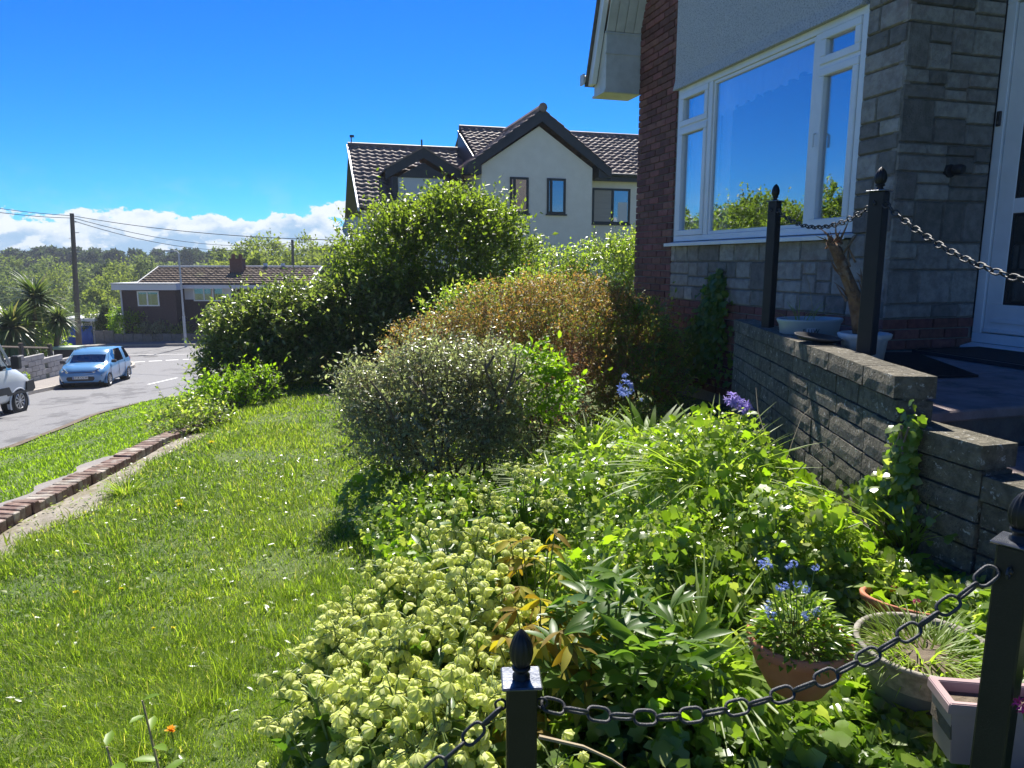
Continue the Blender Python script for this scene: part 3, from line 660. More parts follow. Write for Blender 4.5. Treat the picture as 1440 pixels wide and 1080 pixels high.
# raised bed fill between the wall and the house
# ------------------------------------------------------------------ posts and chains
def post(x, y, zcap, zb, rz, label, org_house=False, w_=.065, vis=True):
    t = T('chain_post', label, 'post', (x, y, zb), rz=rz, group='black metal posts carrying the chain fence')
    h = zcap-zb; k = w_/.065
    mb = MB().box(-w_/2, w_/2, -w_/2, w_/2, 0, h); t.part('shaft', mb.mesh('shaft', M['black_metal'], bevel=.004))
    c = .043*k; mb = MB().box(-c, c, -c, c, h+.0005, h+.008); t.part('cap', mb.mesh('cap', M['cap_metal'], bevel=.003))
    mb = MB(); mb.lathe([(.019*k, h+.008), (.019*k, h+.014), (.013*k, h+.018), (.013*k, h+.026), (.02*k, h+.029), (.02*k, h+.034), (.016*k, h+.037)], 20, ); f = t.part('finial', mb.mesh('finial', M['black_metal'], smooth=True))
    mb = MB(); mb.lathe([(.015*k, h+.037), (.0215*k, h+.048), (.0245*k, h+.064), (.0235*k, h+.080), (.0185*k, h+.097), (.010*k, h+.111), (.001, h+.120)], 48, rib=.07, nr=12); t.part('bud', mb.mesh('bud', M['black_metal'], smooth=True), parent=f)
    for s in (-1, 1):
        mb = MB(); pts = [(s*(w_/2+.012+.012*math.cos(a)), 0, h-.055+.012*math.sin(a)) for a in np.linspace(0, 2*math.pi, 13)]
        mb.tube(pts, .003, 5, cap=False); mb.tube([(s*w_/2, 0, h-.055), (s*(w_/2+.004), 0, h-.055)], .006, 8); t.part('ring', mb.mesh('ring', M['chain'], smooth=True))
    return t
pf = P(733, 957, 1.40); pr = P(1432, 765, 1.47)
post(pf[0], pf[1], pf[2], -1.62, R(3), 'black post with pineapple finial in the hellebores and ivy, lowest of the chain posts')
post(pr[0], pr[1], pr[2], -1.42, R(40), 'black post with pineapple finial standing in front of the plant pots')
p3 = P(1237, 270, 3.62); p4 = P(1090, 284, 5.0)
HA_ = math.atan2(-.934, -.356)+TH
post(p3[0], p3[1], p3[2], -.47, R(40), 'black post with finial on the near corner of the block wall', w_=.073)
post(p4[0], p4[1], p4[2], -.47, R(36), 'black post with finial at the far end of the block wall by the grey tub', w_=.066)
p5 = np.array([1.98, 1.60, .0]); post(p5[0], p5[1], p5[2]+.06, -1.0, R(30), 'black post with finial past the foot of the block wall')
p0 = np.array([-.95, 1.10, -1.36]); post(p0[0], p0[1], p0[2], -1.75, R(0), 'black post with finial at the lawn edge of the hellebores')
LK = {}
def link_mesh(L, r):
    if (L, r) not in LK:
        hw = L*.32; n = 20; pts = []
        for i in range(n):
            a = 2*math.pi*i/n; c, s_ = math.cos(a), math.sin(a)
            pts.append(((L/2-hw)*np.sign(c)*min(1, abs(c)*3)+(hw-r)*c, (hw-r)*s_, 0))
        mb = MB(); pv = [Vector(p) for p in pts]; vs = []; fs = []; k = 6
        for i, p in enumerate(pv):
            d = (pv[(i+1) % n]-pv[i-1]).normalized(); u = Vector((0, 0, 1)); v = d.cross(u)
            for j in range(k):
                t = 2*math.pi*j/k; vs.append(p+(u*math.cos(t)+v*math.sin(t))*r)
            for j in range(k): fs.append((i*k+j, i*k+(j+1) % k, ((i+1) % n)*k+(j+1) % k, ((i+1) % n)*k+j))
        mb.add(vs, fs); LK[(L, r)] = mb.mesh('link', M['chain'], smooth=True)
    return LK[(L, r)]
def chain(A, B, sag, label, L=.052, r=.0042, pw=2.0):
    A, B = Vector(A), Vector(B); t = T('chain', label, 'chain', tuple(A), group='black chains hung between the posts')
    def f(s): p = A.lerp(B, s); p.z -= sag*4*s*(1-s); return p
    S = np.linspace(0, 1, 400); pts = [f(s) for s in S]; cum = np.concatenate([[0], np.cumsum([(pts[i+1]-pts[i]).length for i in range(399)])])
    pitch = L-2*r-.001; n = int(round(cum[-1]/pitch)); me = link_mesh(L, r)
    for i in range(n):
        d = (i+.5)*cum[-1]/n; s = np.interp(d, cum, S); a = f(max(s-.01, 0)); b = f(min(s+.01, 1)); x = (b-a).normalized()
        y = Vector((0, 0, 1)).cross(x).normalized(); z = x.cross(y)
        mt = Matrix((x, y, z)).transposed().to_4x4() @ Matrix.Rotation(R(40)+(math.pi/2 if i % 2 else 0)+random.uniform(-.12, .12), 4, 'X')
        t.part('link', me, tuple(f(s)), mt.to_euler())
    return t
def side(p, q, o=.045):                                     # ring position on post p towards q
    p, q = np.array(p), np.array(q); d = q-p; d[2] = 0; d = d/np.linalg.norm(d); r = p+d*o; r[2] -= .055; return r
chain(side(pf, pr), side(pr, pf), .155, 'black chain sagging in front of the ivy and the terracotta bowl', .060, .0039)
chain(side(pf, p0), side(p0, pf), .07, 'black chain sloping down across the hellebores towards the lawn', .060, .0039)
chain(side(p4, p3), side(p3, p4), .115, 'black chain between the two posts on the block wall, under the window', .054, .0036)
chain(side(p3, p5), side(p5, p3)+np.array([0, 0, .04]), .21, 'black chain hanging past the front door from the wall corner post', .055, .0039)
# ------------------------------------------------------------------ the pale neighbouring house (same street grid)
def pantiles(A, U, S, nu, nv, w_, h_, lift=.035, amp=.03, seg=6):   # A lower corner, U along the eave, S up the slope (unit)
    A, U, S = np.array(A, float), norm(np.array(U, float)), norm(np.array(S, float)); N = np.cross(U, S); N = N if N[2] > 0 else -N
    V = []; F = []; x = np.linspace(0, 1, seg+1); prof = np.maximum(0, np.sin(2*np.pi*x))*amp+np.minimum(0, np.sin(2*np.pi*x))*amp*.35
    X = (np.arange(nu)[:, None]+x[None, :-1]).ravel(); X = np.append(X, nu)*w_; Pf = np.append(np.tile(prof[:-1], nu), prof[0]); n = len(X)
    for j in range(nv):
        jit = np.repeat(rng.normal(size=nu)*.006, seg); jit = np.append(jit, jit[-1])
        for (t, l) in ((j*h_-.02, 0), (j*h_, lift), ((j+1)*h_, .004)):
            V.append(A+X[:, None]*U+(t if l != 0 or t != j*h_-.02 else j*h_)*S+((Pf+l+jit) if l or t != j*h_-.02 else (Pf-.02))[:, None]*N)
        b = j*3*n
        for r_ in (0, 1):
            i = np.arange(n-1)+b+r_*n; F.append(np.stack([i, i+1, i+n+1, i+n], 1))
    return np.concatenate(V), np.concatenate(F)
M['tile_dark'] = mat('pantile', (.18,.125,.095), (.30,.22,.175), 4, .62, .3, 60, (.10,.085,.075), 1.5, (.5,.7), spec=.35)
M['tile_brown'] = mat('brown_tile', (.13,.085,.055), (.20,.14,.09), 3, .75, .3, 40, (.25,.23,.10), .5, (.55,.72))
M['cream'] = mat('cream_render', (.86,.79,.70), (.80,.73,.64), 3, .9, .2, 100)
M['fascia'] = mat('dark_fascia', (.025,.03,.035), (.035,.04,.045), 4, .5)
M['dframe'] = mat('dark_frame', (.02,.028,.028), None, rough=.4)
M['blind'] = mat('blind', (.42,.38,.35), (.36,.33,.31), 3, .9, .5, 30, stretch=(.3, .3, 6))
M['white_panel'] = mat('white_panel', (.62,.63,.65), None, rough=.5)
h2 = T('pale_house', 'pale rendered house with a dark gabled tiled roof beyond the hedges', 'house', (7.3, 22, -2), house=True)
def p2(name, mb, mt, bevel=0, par=None, kind=None): return h2.part(name, mb.mesh(name, mt, bevel=bevel), parent=par, kind=kind)
mb = MB(); mb.prism([(5.42, -2.2), (9.08, -2.2), (9.08, 2.95), (7.27, 4.15), (5.42, 2.92)], 1, 22, 22.2); mb.box(5.42, 5.6, 22.2, 26, -2.2, 2.9); mb.box(8.9, 9.08, 22.2, 23, -2.2, 2.9)
# openings are kept as recesses: frames stand in front of dark rooms
wl = p2('wall', mb, M['cream'])
mb = MB(); mb.box(9.1, 14, 23, 23.2, -2.2, 2.75); p2('wall', mb, M['cream'])
mb = MB(); mb.box(1.9, 5.4, 23.1, 23.3, -2.2, 1.9); p2('wall', mb, M['cream'])
def win2(a0, a1, z0, z1, b, mull, pl='glass_dark', bl=None):
    mb = MB(); w_ = .07
    def bx(p, q, r, s, dd=.05): mb.box(p, q, b-.03, b+dd, r, s)
    bx(a0, a1, z0, z0+w_); bx(a0, a1, z1-w_, z1); bx(a0, a0+w_, z0+w_, z1-w_); bx(a1-w_, a1, z0+w_, z1-w_)
    for m_ in mull: bx(m_-.04, m_+.04, z0+w_, z1-w_)
    f = p2('window', mb, M['dframe'])
    mb = MB(); mb.box(a0+.05, a1-.05, b-.006, b-.003, z0+.05, z1-.05); p2('pane', mb, M[pl], par=f)
    mb = MB(); mb.box(a0-.04, a1+.04, b-.07, b-.031, z0-.05, z0+.0); p2('sill', mb, M['dframe'], par=f)
    return f
win2(6.32, 6.93, 1.5, 2.60, 22, [6.47])
win2(7.54, 8.17, 1.5, 2.60, 22, [7.68])
f3 = win2(9.5, 10.9, 1.28, 2.45, 23, [10.25])
mb = MB(); mb.box(9.56, 10.2, 22.99, 22.993, 1.34, 2.39); p2('blind', mb, M['blind'], par=f3)
mb = MB(); mb.box(10.45, 10.8, 22.99, 22.993, 1.34, 2.0); p2('curtain', mb, M['white_panel'], par=f3)
# gable roof with deep dark barge boards
for s_ in (-1, 1):
    ax = 7.3; e = ax+s_*2.36; z_e = 2.92; z_a = 4.62
    mb = MB(); mb.prism([(e, z_e-.28), (e, z_e+.02), (ax, z_a), (ax, z_a-.36)] if s_ < 0 else [(e, z_e-.28), (ax, z_a-.36), (ax, z_a), (e, z_e+.02)], 1, 21.78, 21.83); p2('bargeboard', mb, M['fascia'])
    mb = MB(); mb.prism([(e-s_*.0, z_e-.28), (e-s_*.42, z_e-.28), (e-s_*.42, z_e+.16), (e, z_e)], 1, 21.835, 22.4); p2('eave_box', mb, M['fascia'])
    U = np.array([0, 1., 0]); S = norm(np.array([ax-e, 0, z_a-z_e+.02])); A = np.array([e-s_*.03, 21.74, z_e+.0])
    V, F = pantiles(A, U, S, 16, 10, .28, .29, .03, .028); h2.part('roof_tiles', fast('roof_tiles', V, F, M['tile_dark']), kind='stuff')
mb = MB(); mb.tube([(7.3, 21.72, 4.66), (7.3, 26, 4.66)], .11, 8); mb.tube([(7.3, 21.70, 4.66), (7.3, 21.74, 4.66)], .14, 8); p2('ridge_tile', mb, M['tile_dark'], kind='stuff')
# main roof
def roof2(a0, a1, b0, z0, b1, z1, name='roof_tiles'):
    L = math.hypot(b1-b0, z1-z0); V, F = pantiles((a0, b0, z0), (1, 0, 0), (0, b1-b0, z1-z0), int((a1-a0)/.27), int(L/.3), (a1-a0)/int((a1-a0)/.27), L/int(L/.3), .035, .03)
    h2.part(name, fast(name, V, F, M['tile_dark']), kind='stuff')
    mb = MB(); mb.quad((a0+.02, b0+.02, z0-.06), (a1-.02, b0+.02, z0-.06), (a1-.02, b1, z1-.06), (a0+.02, b1, z1-.06)); mb.quad((a0+.02, b1, z1-.06), (a1-.02, b1, z1-.06), (a1-.02, 2*b1-b0, z0-.06), (a0+.02, 2*b1-b0, z0-.06)); p2('roof_back', mb, M['fascia'], kind='stuff')
    mb = MB(); mb.tube([(a0, b1, z1+.02), (a1, b1, z1+.02)], .1, 8); p2('ridge_tile', mb, M['tile_dark'], kind='stuff')
roof2(5.72, 14.2, 22.75, 2.85, 26.6, 4.80); roof2(1.72, 5.72, 22.45, 1.60, 26.6, 4.02)
mb = MB(); mb.box(9.1, 14.2, 22.72, 22.78, 2.66, 2.84); p2('fascia', mb, M['fascia'])
mb = MB(); mb.box(9.1, 14.2, 22.78, 23, 2.68, 2.72); p2('soffit', mb, M['fascia'])
mb = MB(); mb.prism([(22.75, 2.78), (26.6, 4.72), (26.6, 4.0), (23.2, 1.9)], 0, 5.66, 5.74); p2('verge', mb, M['fascia'])
mb = MB(); mb.prism([(22.45, 1.5), (22.45, 1.62), (26.6, 4.06), (26.6, 3.92)], 0, 1.68, 1.74); p2('verge', mb, M['white_panel'])
mb = MB(); mb.tube([(9.1, 22.66, 2.86), (14.2, 22.66, 2.86)], .055, 8); p2('gutter', mb, M['fascia'])
mb = MB(); mb.tube([(9.25, 22.9, 2.8), (9.25, 22.94, 2.6), (9.25, 22.94, -2)], .035, 8); p2('downpipe', mb, M['fascia'])
# dormer
mb = MB(); mb.prism([(2.58, 2.5), (2.58, 2.80), (3.76, 3.47), (4.95, 2.80), (4.95, 2.5), (3.76, 3.17)], 1, 22.75, 22.82); dmr = p2('dormer', mb, M['fascia'])
mb = MB(); mb.prism([(2.95, 2.58), (3.76, 3.05), (4.6, 2.58)], 1, 22.86, 22.9); mb.box(2.8, 2.96, 22.86, 23.5, 1.4, 2.6); mb.box(4.4, 4.6, 22.86, 23.5, 1.4, 2.6); p2('cheek', mb, M['fascia'], par=dmr, kind='stuff')
mb = MB(); mb.box(2.97, 4.4, 22.9, 22.93, 1.5, 2.58); p2('panel', mb, M['white_panel'], par=dmr)
for s_ in (-1, 1):
    mb = MB(); e = 3.76+s_*1.2; mb.prism([(e, 2.79), (3.76, 3.47), (3.76, 3.52), (e, 2.84)] if s_ < 0 else [(e, 2.84), (3.76, 3.52), (3.76, 3.47), (e, 2.79)], 1, 22.72, 25.0); p2('dormer_roof', mb, M['tile_dark'], par=dmr)
mb = MB(); mb.tube([(1.85, 22.8, 1.55), (1.85, 22.8, -2)], .04, 8); p2('downpipe', mb, M['white_panel'])
mb = MB(); mb.tube([(1.85, 26.6, 4.0), (1.85, 26.6, 4.35)], .02, 6); mb.box(1.8, 1.95, 26.58, 26.62, 4.3, 4.38); mb.tube([(3.75, 23.0, 3.4), (3.75, 23.0, 3.75)], .025, 6); p2('vent', mb, M['fascia'], kind='stuff')
sd_ = T('satellite_dish', 'pale round satellite dish fixed at the left end of the pale house', 'satellite dish', (1.55, 22.6, 1.0), house=True)
V = MB(); V.lathe([(.001, 0), (.12, .01), (.24, .04), (.34, .09)], 24); dsh = sd_.part('dish', V.mesh('dish', M['galv'], smooth=True), (1.55, 22.5, 1.0), (R(70), 0, R(-30)))
mb = MB(); mb.tube([(1.7, 22.9, .7), (1.55, 22.55, .95)], .02, 6); mb.tube([(1.5, 22.5, .75), (1.42, 22.1, .95)], .015, 6); mb.tube([(1.42, 22.1, .95), (1.43, 22.2, 1.0)], .035, 8); sd_.part('arm', mb.mesh('arm', M['galv']), kind='stuff')
# ------------------------------------------------------------------ bungalow and its garden wall
bw = T('bungalow', 'dark brick bungalow with a low brown tiled roof and white fascia across the junction', 'house', (-20, 46, -5), rz=R(-1.0))
def Q(x, y, z): return (x+20, y-46, z+5)
def pb(name, mb, mt, par=None, kind=None, bevel=0):
    mb.v = [Q(*v) for v in mb.v]; return bw.part(name, mb.mesh(name, mt, bevel=bevel), parent=par, kind=kind)
M['dbrick'] = mat('dark_brick', (.06,.04,.042), (.085,.058,.055), 10, .9, .3, 40)
mb = MB(); mb.box(-25.1, -21.6, 45.9, 52, -5.2, -1.75); pb('wall', mb, M['dbrick'])
mb = MB(); mb.box(-21.59, -12.6, 47.0, 52, -5.2, -1.6); pb('wall', mb, M['dbrick'])
mb = MB(); mb.box(-21.5, -18.4, 46.96, 46.99, -2.45, -1.6); pb('white_boarding', mb, M['white_panel'])
mb = MB(); mb.box(-25.45, -21.3, 45.45, 46.2, -1.78, -1.42); pb('fascia', mb, M['white_panel'])
mb = MB(); mb.box(-21.3, -12.3, 46.3, 46.6, -1.72, -1.48); pb('fascia', mb, M['white_panel'])
mb = MB(); mb.box(-25.5, -21.3, 45.4, 50, -1.41, -1.34); pb('flat_roof', mb, M['galv'])
mb = MB(); mb.tube([(-25.0, 45.7, -1.8), (-25.0, 45.7, -4.6)], .05, 6); pb('downpipe', mb, M['white_panel'])
for a0, a1, z0, z1, y, ml in [(-24.05, -22.65, -2.82, -1.86, 45.88, [-23.4]), (-20.9, -18.9, -2.55, -1.66, 46.93, [-20.2, -19.6])]:
    mb = MB(); w_ = .08; mb.box(a0, a1, y-.04, y, z0, z0+w_); mb.box(a0, a1, y-.04, y, z1-w_, z1)
    for m_ in [a0+.04, a1-.04]+ml: mb.box(m_-.04, m_+.04, y-.04, y, z0+w_, z1-w_)
    f = pb('window', mb, M['upvc'])
    mb = MB(); mb.box(a0+.05, a1-.05, y-.02, y-.015, z0+.05, z1-.05); pb('pane', mb, M['glass_dark'], f)
    mb = MB(); mb.box(a0+.3, a1-.5, y-.01, y-.006, z0+.1, z1-.1); pb('blind', mb, M['white_panel'], f)
def roofB(x0, x1, y0, z0, y1, z1):
    L = math.hypot(y1-y0, z1-z0); n = int((x1-x0)/.3); V, F = pantiles(Q(x0, y0, z0), (1, 0, 0), (0, y1-y0, z1-z0), n, 9, (x1-x0)/n, L/9, .05, .022, 4)
    bw.part('roof_tiles', fast('roof_tiles', V, F, M['tile_brown']), kind='stuff')
roofB(-24.3, -13.05, 46.35, -1.42, 49.4, -.36)
mb = MB(); mb.quad((-24.3, 46.4, -1.5), (-13.05, 46.4, -1.5), (-13.05, 49.4, -.45), (-24.3, 49.4, -.45)); mb.quad((-24.3, 49.4, -.45), (-13.05, 49.4, -.45), (-13.05, 52.4, -1.5), (-24.3, 52.4, -1.5)); pb('roof_back', mb, M['fascia'], kind='stuff')
mb = MB(); mb.tube([(-24.3, 49.4, -.34), (-13.05, 49.4, -.34)], .09, 6); pb('ridge', mb, M['galv'])
for x in (-24.32, -13.03): mb = MB(); mb.prism([(46.3, -1.5), (46.3, -1.38), (49.4, -.30), (49.4, -.44)], 0, x-.05, x+.05); pb('verge', mb, M['upvc_trim'])
M['redbrick'] = mat('chimney_brick', (.16,.07,.05), (.22,.11,.08), 14, .9, .3, 60)
mb = MB(); mb.box(-18.95, -18.1, 48.3, 48.9, -1.2, .12); mb.box(-19.0, -18.05, 48.25, 48.95, .12, .2); ch = pb('chimney', mb, M['redbrick'])
for x in (-18.8, -18.3): mb = MB(); mb.tube([(x, 48.6, .2), (x, 48.6, .5)], [.13, .11], 10); pb('chimney_pot', mb, M['redbrick'], ch)
for x in (-16.9, -15.7): mb = MB(); mb.tube([(x, 49.3, -.3), (x, 49.3, -.1)], .14, 8); pb('roof_vent', mb, M['upvc'])
gw = T('garden_wall', 'low grey brown wall along the far pavement under the bungalow hedges', 'garden wall', (-24, 45.6, -5.3))
M['gwall'] = mat('render_wall', (.17,.155,.13), (.25,.22,.19), 5, .9, .5, 50, (.10,.09,.075), 1.5)
for i in range(2, 13):
    x = -28+i*.62; mb = MB(); mb.box(x, x+.6, 45.45, 45.65, G(x, 45.5)-.1, -4.55 if i > 3 else -4.35); gw.part('panel', mb.mesh('panel', M['gwall'], bevel=.02), None)
    gw.o.children[-1].location = (24, -45.6, 5.3)
for i in range(12): 
    x = -28+13*.62+i*.62; mb = MB(); mb.box(x, x+.6, 45.45, 45.65, G(x, 45.5)-.1, -4.55); gw.part('panel', mb.mesh('panel', M['gwall'], bevel=.02))
for o in gw.o.children: o.location = (24, -45.6, 5.3)
# blue garage
gg = T('garage', 'small flat roofed garage with a bright blue door beside the pole', 'garage', (-26.3, 47.2, -5.4))
def pg(name, mb, mt, par=None):
    o = gg.part(name, mb.mesh(name, mt), parent=par); 
    if par is None: o.location = (26.3, -47.2, 5.4)
    else: o.location = (0, 0, 0)
    return o
M['blue_door'] = mat('blue_door', (.012,.10,.42), (.02,.12,.46), 3, .5)
mb = MB(); mb.box(-29.9, -27.55, 43.9, 48, -6.2, -3.95) ; 
gY = 46.0; gx0, gx1 = -29.2, -27.2
mb = MB(); mb.box(gx0-.15, gx1+.15, gY+.05, gY+4.5, -6.5, -3.8); pg('wall', mb, M['cream'])
mb = MB(); mb.box(gx0-.3, gx1+.3, gY-.15, gY+4.6, -3.8, -3.6); pg('roof', mb, M['white_panel'])
mb = MB(); mb.box(gx0, gx1, gY-.02, gY+.04, -6.3, -4.1); gd = pg('door', mb, M['blue_door'])
for i in range(9):
    x = gx0+(i+.5)*(gx1-gx0)/9; mb = MB(); mb.box(x-.02, x+.02, gY-.035, gY-.021, -6.3, -4.12); pg('door_rib', mb, M['blue_door'], gd)

# ------------------------------------------------------------------ poles, lamp, wires
up = T('utility_pole', 'tall weathered timber utility pole by the blue garage', 'utility pole', (-23.9, 39.0, -5.3))
b = P(111, 493, 38.5); t = P(101, 300, 38.5)
mb = MB(); mb.tube([tuple(b-np.array([0, 0, .5])), tuple(t)], [.16, .10], 12); pu(up, 'pole', mb, M['pole'])
for i, (dz, s_) in enumerate([(1.0, 1), (1.3, -1), (2.0, 1), (2.0, -1), (.45, 1)]):
    mb = MB(); mb.tube([(t[0]+.0, t[1], t[2]-dz), (t[0]+.28*s_, t[1], t[2]-dz)], .02, 5); pu(up, 'step_iron', mb, M['galv'])
mb = MB(); mb.box(b[0]-.19, b[0]+.19, b[1]-.19, b[1]+.19, b[2]-.6, b[2]+.25); pu(up, 'base_band', mb, M['galv'])
t2 = P(411, 337, 58); b2 = P(412, 400, 58)
up2 = T('utility_pole', 'thin distant timber pole rising behind the bungalow roof', 'utility pole', tuple(b2-np.array([0, 0, 4])))
mb = MB(); mb.tube([tuple(b2-np.array([0, 0, 4])), tuple(t2)], [.15, .11], 8); pu(up2, 'pole', mb, M['pole'])
lp = P(262, 492, 42.8); lt = P(251, 354, 42.8)
sl_ = T('street_lamp', 'slim grey street lamp with a short arm in front of the bungalow', 'street lamp', tuple(lp))
mb = MB(); mb.tube([tuple(lp-np.array([0, 0, .3])), tuple(lp+(lt-lp)*.35)], .085, 10); pu(sl_, 'base', mb, M['galv'])
mb = MB(); mb.tube([tuple(lp+(lt-lp)*.35), tuple(lt+np.array([0, 0, -.1])), tuple(lt+np.array([-.1, 0, .02])), tuple(lt+np.array([-.3, 0, .06]))], [.06, .05, .045, .04], 8); pu(sl_, 'column', mb, M['galv'])
mb = MB(); mb.box(lt[0]-.75, lt[0]-.28, lt[1]-.1, lt[1]+.1, lt[2]+.0, lt[2]+.09); pu(sl_, 'lantern', mb, M['galv'])
def wire(A, B, sag, label, r=.012):
    A, B = Vector(A), Vector(B); pts = []
    for i in range(33): s = i/32; p = A.lerp(B, s); p.z -= sag*4*s*(1-s); pts.append(tuple(p))
    m = MB().tube(pts, r, 4).mesh('overhead_wire', M['wire']); o = bpy.data.objects.new('overhead_wire', m); COL.objects.link(o); tag(o, label, 'cable', 'overhead wires from the utility pole')
tp = t-np.array([0, 0, .12])
wire(P(-60, 283, 36), tp, .1, 'upper of the two wires running left from the pole top', .018)
wire(P(-60, 290, 30), tp-np.array([0, 0, .12]), .1, 'lower of the two wires running left from the pole top', .018)
wire(tp, P(560, 338, 30), .35, 'highest wire from the pole passing over the bungalow to the hedge', .02)
wire(tp-np.array([0, 0, .1]), t2-np.array([0, 0, .2]), .75, 'upper sagging wire between the two poles over the bungalow', .018)
wire(tp-np.array([0, 0, .25]), t2-np.array([0, 0, .35]), .95, 'lower sagging wire between the two poles over the bungalow', .018)
# ------------------------------------------------------------------ stepped block wall beyond the road with posts and rail
bwl = T('block_wall', 'stepped pale concrete block wall behind the parked car and van', 'wall', (-19, 27, -4.7))
M['cblock'] = mat('concrete_block', (.27,.265,.26), (.38,.37,.36), 6, .9, .5, 50, (.20,.19,.17), 2, rand=.12)
cb = chamfer_box(.44, .15, .205, .012, M['cblock'], 'block')
wa, wb = np.array([-18.3, 18.0]), np.array([-19.6, 34.5]); wl_ = np.linalg.norm(wb-wa); wu = (wb-wa)/wl_; ang = math.atan2(wu[1], wu[0])
nseg = int(wl_/.45)
for i in range(nseg):
    c = wa+wu*(i+.5)*.45; top = math.floor((-3.1-.135*((wa+wu*(i//3*3+1.5)*.45)[1]-24))/.105)*.105
    if c[1] > 31.2: break
    for k in range(6):
        z = top-.105-k*.215; o = bwl.part('block', cb); o.location = (c[0]+19+(.22*wu[0] if k % 2 else 0), c[1]-27+(.22*wu[1] if k % 2 else 0), z+4.7); o.rotation_euler = (0, 0, ang)
rl = T('post_and_rail', 'dark wooden posts and rails standing behind the pale block wall', 'fence', (-19.6, 27, -4.7))
for i in range(9):
    c = wa+wu*i*2.0+np.array([-.35, 0])
    if c[1] > 31.4: break
    z = -3.1-.135*(c[1]-24)-1.15; mb = MB(); mb.box(c[0]-.07, c[0]+.07, c[1]-.07, c[1]+.07, z-.5, z+1.62); pu(rl, 'post', mb, M['bark'])
    if i: mb = MB(); mb.tube([(pc[0], pc[1], pz+1.45), (c[0], c[1], z+1.45)], .04, 6); pu(rl, 'rail', mb, M['pole'])
    pc, pz = c, z
gb = P(98, 490, 32.0); bn = T('planter_box', 'pale green lidded box at the end of the block wall', 'box', tuple(gb))
M['palegreen'] = mat('pale_green_lid', (.38,.46,.36), None, rough=.6)
mb = MB(); mb.box(gb[0]-.55, gb[0]+.45, gb[1]-.3, gb[1]+.3, gb[2]-1.4, gb[2]-.02); pu(bn, 'body', mb, M['dbrick']); mb = MB(); mb.box(gb[0]-.6, gb[0]+.5, gb[1]-.35, gb[1]+.35, gb[2]-.018, gb[2]+.1); pu(bn, 'lid', mb, M['palegreen'])

# ------------------------------------------------------------------ vehicles (x forward in their own frame)
M['car_blue'] = mat('car_paint_blue', (.11,.27,.50), None, rough=.28, coat=.8); M['van_white'] = mat('van_paint_white', (.62,.66,.70), None, rough=.3, coat=.5)
M['tyre'] = mat('tyre', (.02,.02,.02), None, rough=.85); M['rim'] = mat('wheel_rim', (.45,.46,.48), None, rough=.3, metal=.7)
M['headlamp'] = glassmat('headlamp_glass', .45, (.9,.9,.9)); M['lampsilver'] = mat('lamp_silver', (.5,.52,.54), None, rough=.2, metal=.6)
M['carglass'] = glassmat('car_glass', .22, (.32,.36,.38)); M['plate'] = mat('number_plate', (.75,.75,.72), None, rough=.5); M['tail'] = mat('tail_lamp', (.35,.02,.02), None, rough=.2)
def loft(st, nsub=4):
    """stations (x, zb, w_low, z_mid, w_mid, z_belt, w_belt, z_roof, w_roof) -> rings on both sides, smoothly resampled"""
    st = np.array(st, float); n = len(st); d = np.arange(n); q = np.linspace(0, n-1, (n-1)*nsub+1); C = []
    for c in range(st.shape[1]):
        y = st[:, c]; m_ = np.gradient(y) if c else np.gradient(y)
        i = np.minimum(q.astype(int), n-2); t = q-i; dy = y[i+1]-y[i]
        s = np.diff(y); mm = np.zeros(n)
        for k in range(1, n-1): mm[k] = 0 if s[k-1]*s[k] <= 0 else 2*s[k-1]*s[k]/(s[k-1]+s[k])
        mm[0], mm[-1] = s[0], s[-1]
        h00 = 2*t**3-3*t**2+1; h10 = t**3-2*t**2+t; h01 = -2*t**3+3*t**2; h11 = t**3-t**2
        C.append(h00*y[i]+h10*mm[i]+h01*y[i+1]+h11*mm[i+1])
    return np.array(C).T
def ring(c):
    x, zb, wl, zm, wm, zB, wB, zR, wR = c
    h = [(0, zb), (wl*.9, zb), (wl, zb+.08), ((wl+wm)/2+.01, (zb+.08+zm)/2), (wm, zm), (wm+.005, (zm*.4+zB*.6)), (wB, zB), (wB*.62+wR*.38, zB*.6+zR*.4-.0), (wR, zR-.05), (wR*.93, zR-.012), (wR*.5, zR), (0, zR+.008)]
    return [(x, y, z) for y, z in h]+[(x, -y, z) for y, z in h[-2:0:-1]]
def vehicle(t, st, glass, paint, nsub=4):
    C = loft(st, nsub); Rg = [ring(c) for c in C]; n = len(Rg[0]); B = MB(); parts_ = {}
    B.v = [p for r in Rg for p in r]
    for i in range(len(Rg)-1):
        s = i/nsub
        for k in range(n):
            f = (i*n+k, i*n+(k+1) % n, (i+1)*n+(k+1) % n, (i+1)*n+k); kk = k if k < 11 else n-1-k; hit = None
            for nm, s0, s1, ks in glass:
                if s0 <= s < s1 and kk in ks: hit = nm+('_l' if (k < 11 and kk < 9) else '_r' if kk < 9 else '')
            (parts_.setdefault(hit, []) if hit else B.f).append(f)
    B.f.append(tuple(range(n))); B.f.append(tuple((len(Rg)-1)*n+k for k in range(n))[::-1])
    body = t.part('body', B.mesh('body', paint, smooth=True)); 
    body.data.shade_smooth()
    for nm, fs in parts_.items():
        m_ = MB(); idx = sorted({i for f in fs for i in f}); mp_ = {j: q for q, j in enumerate(idx)}; m_.v = [B.v[i] for i in idx]; m_.f = [tuple(mp_[i] for i in f) for f in fs]
        base = nm.rsplit('_', 1)[0] if nm[-2:] in ('_l', '_r') else nm
        t.part(base, m_.mesh(base, M['carglass'], smooth=True))
    return body
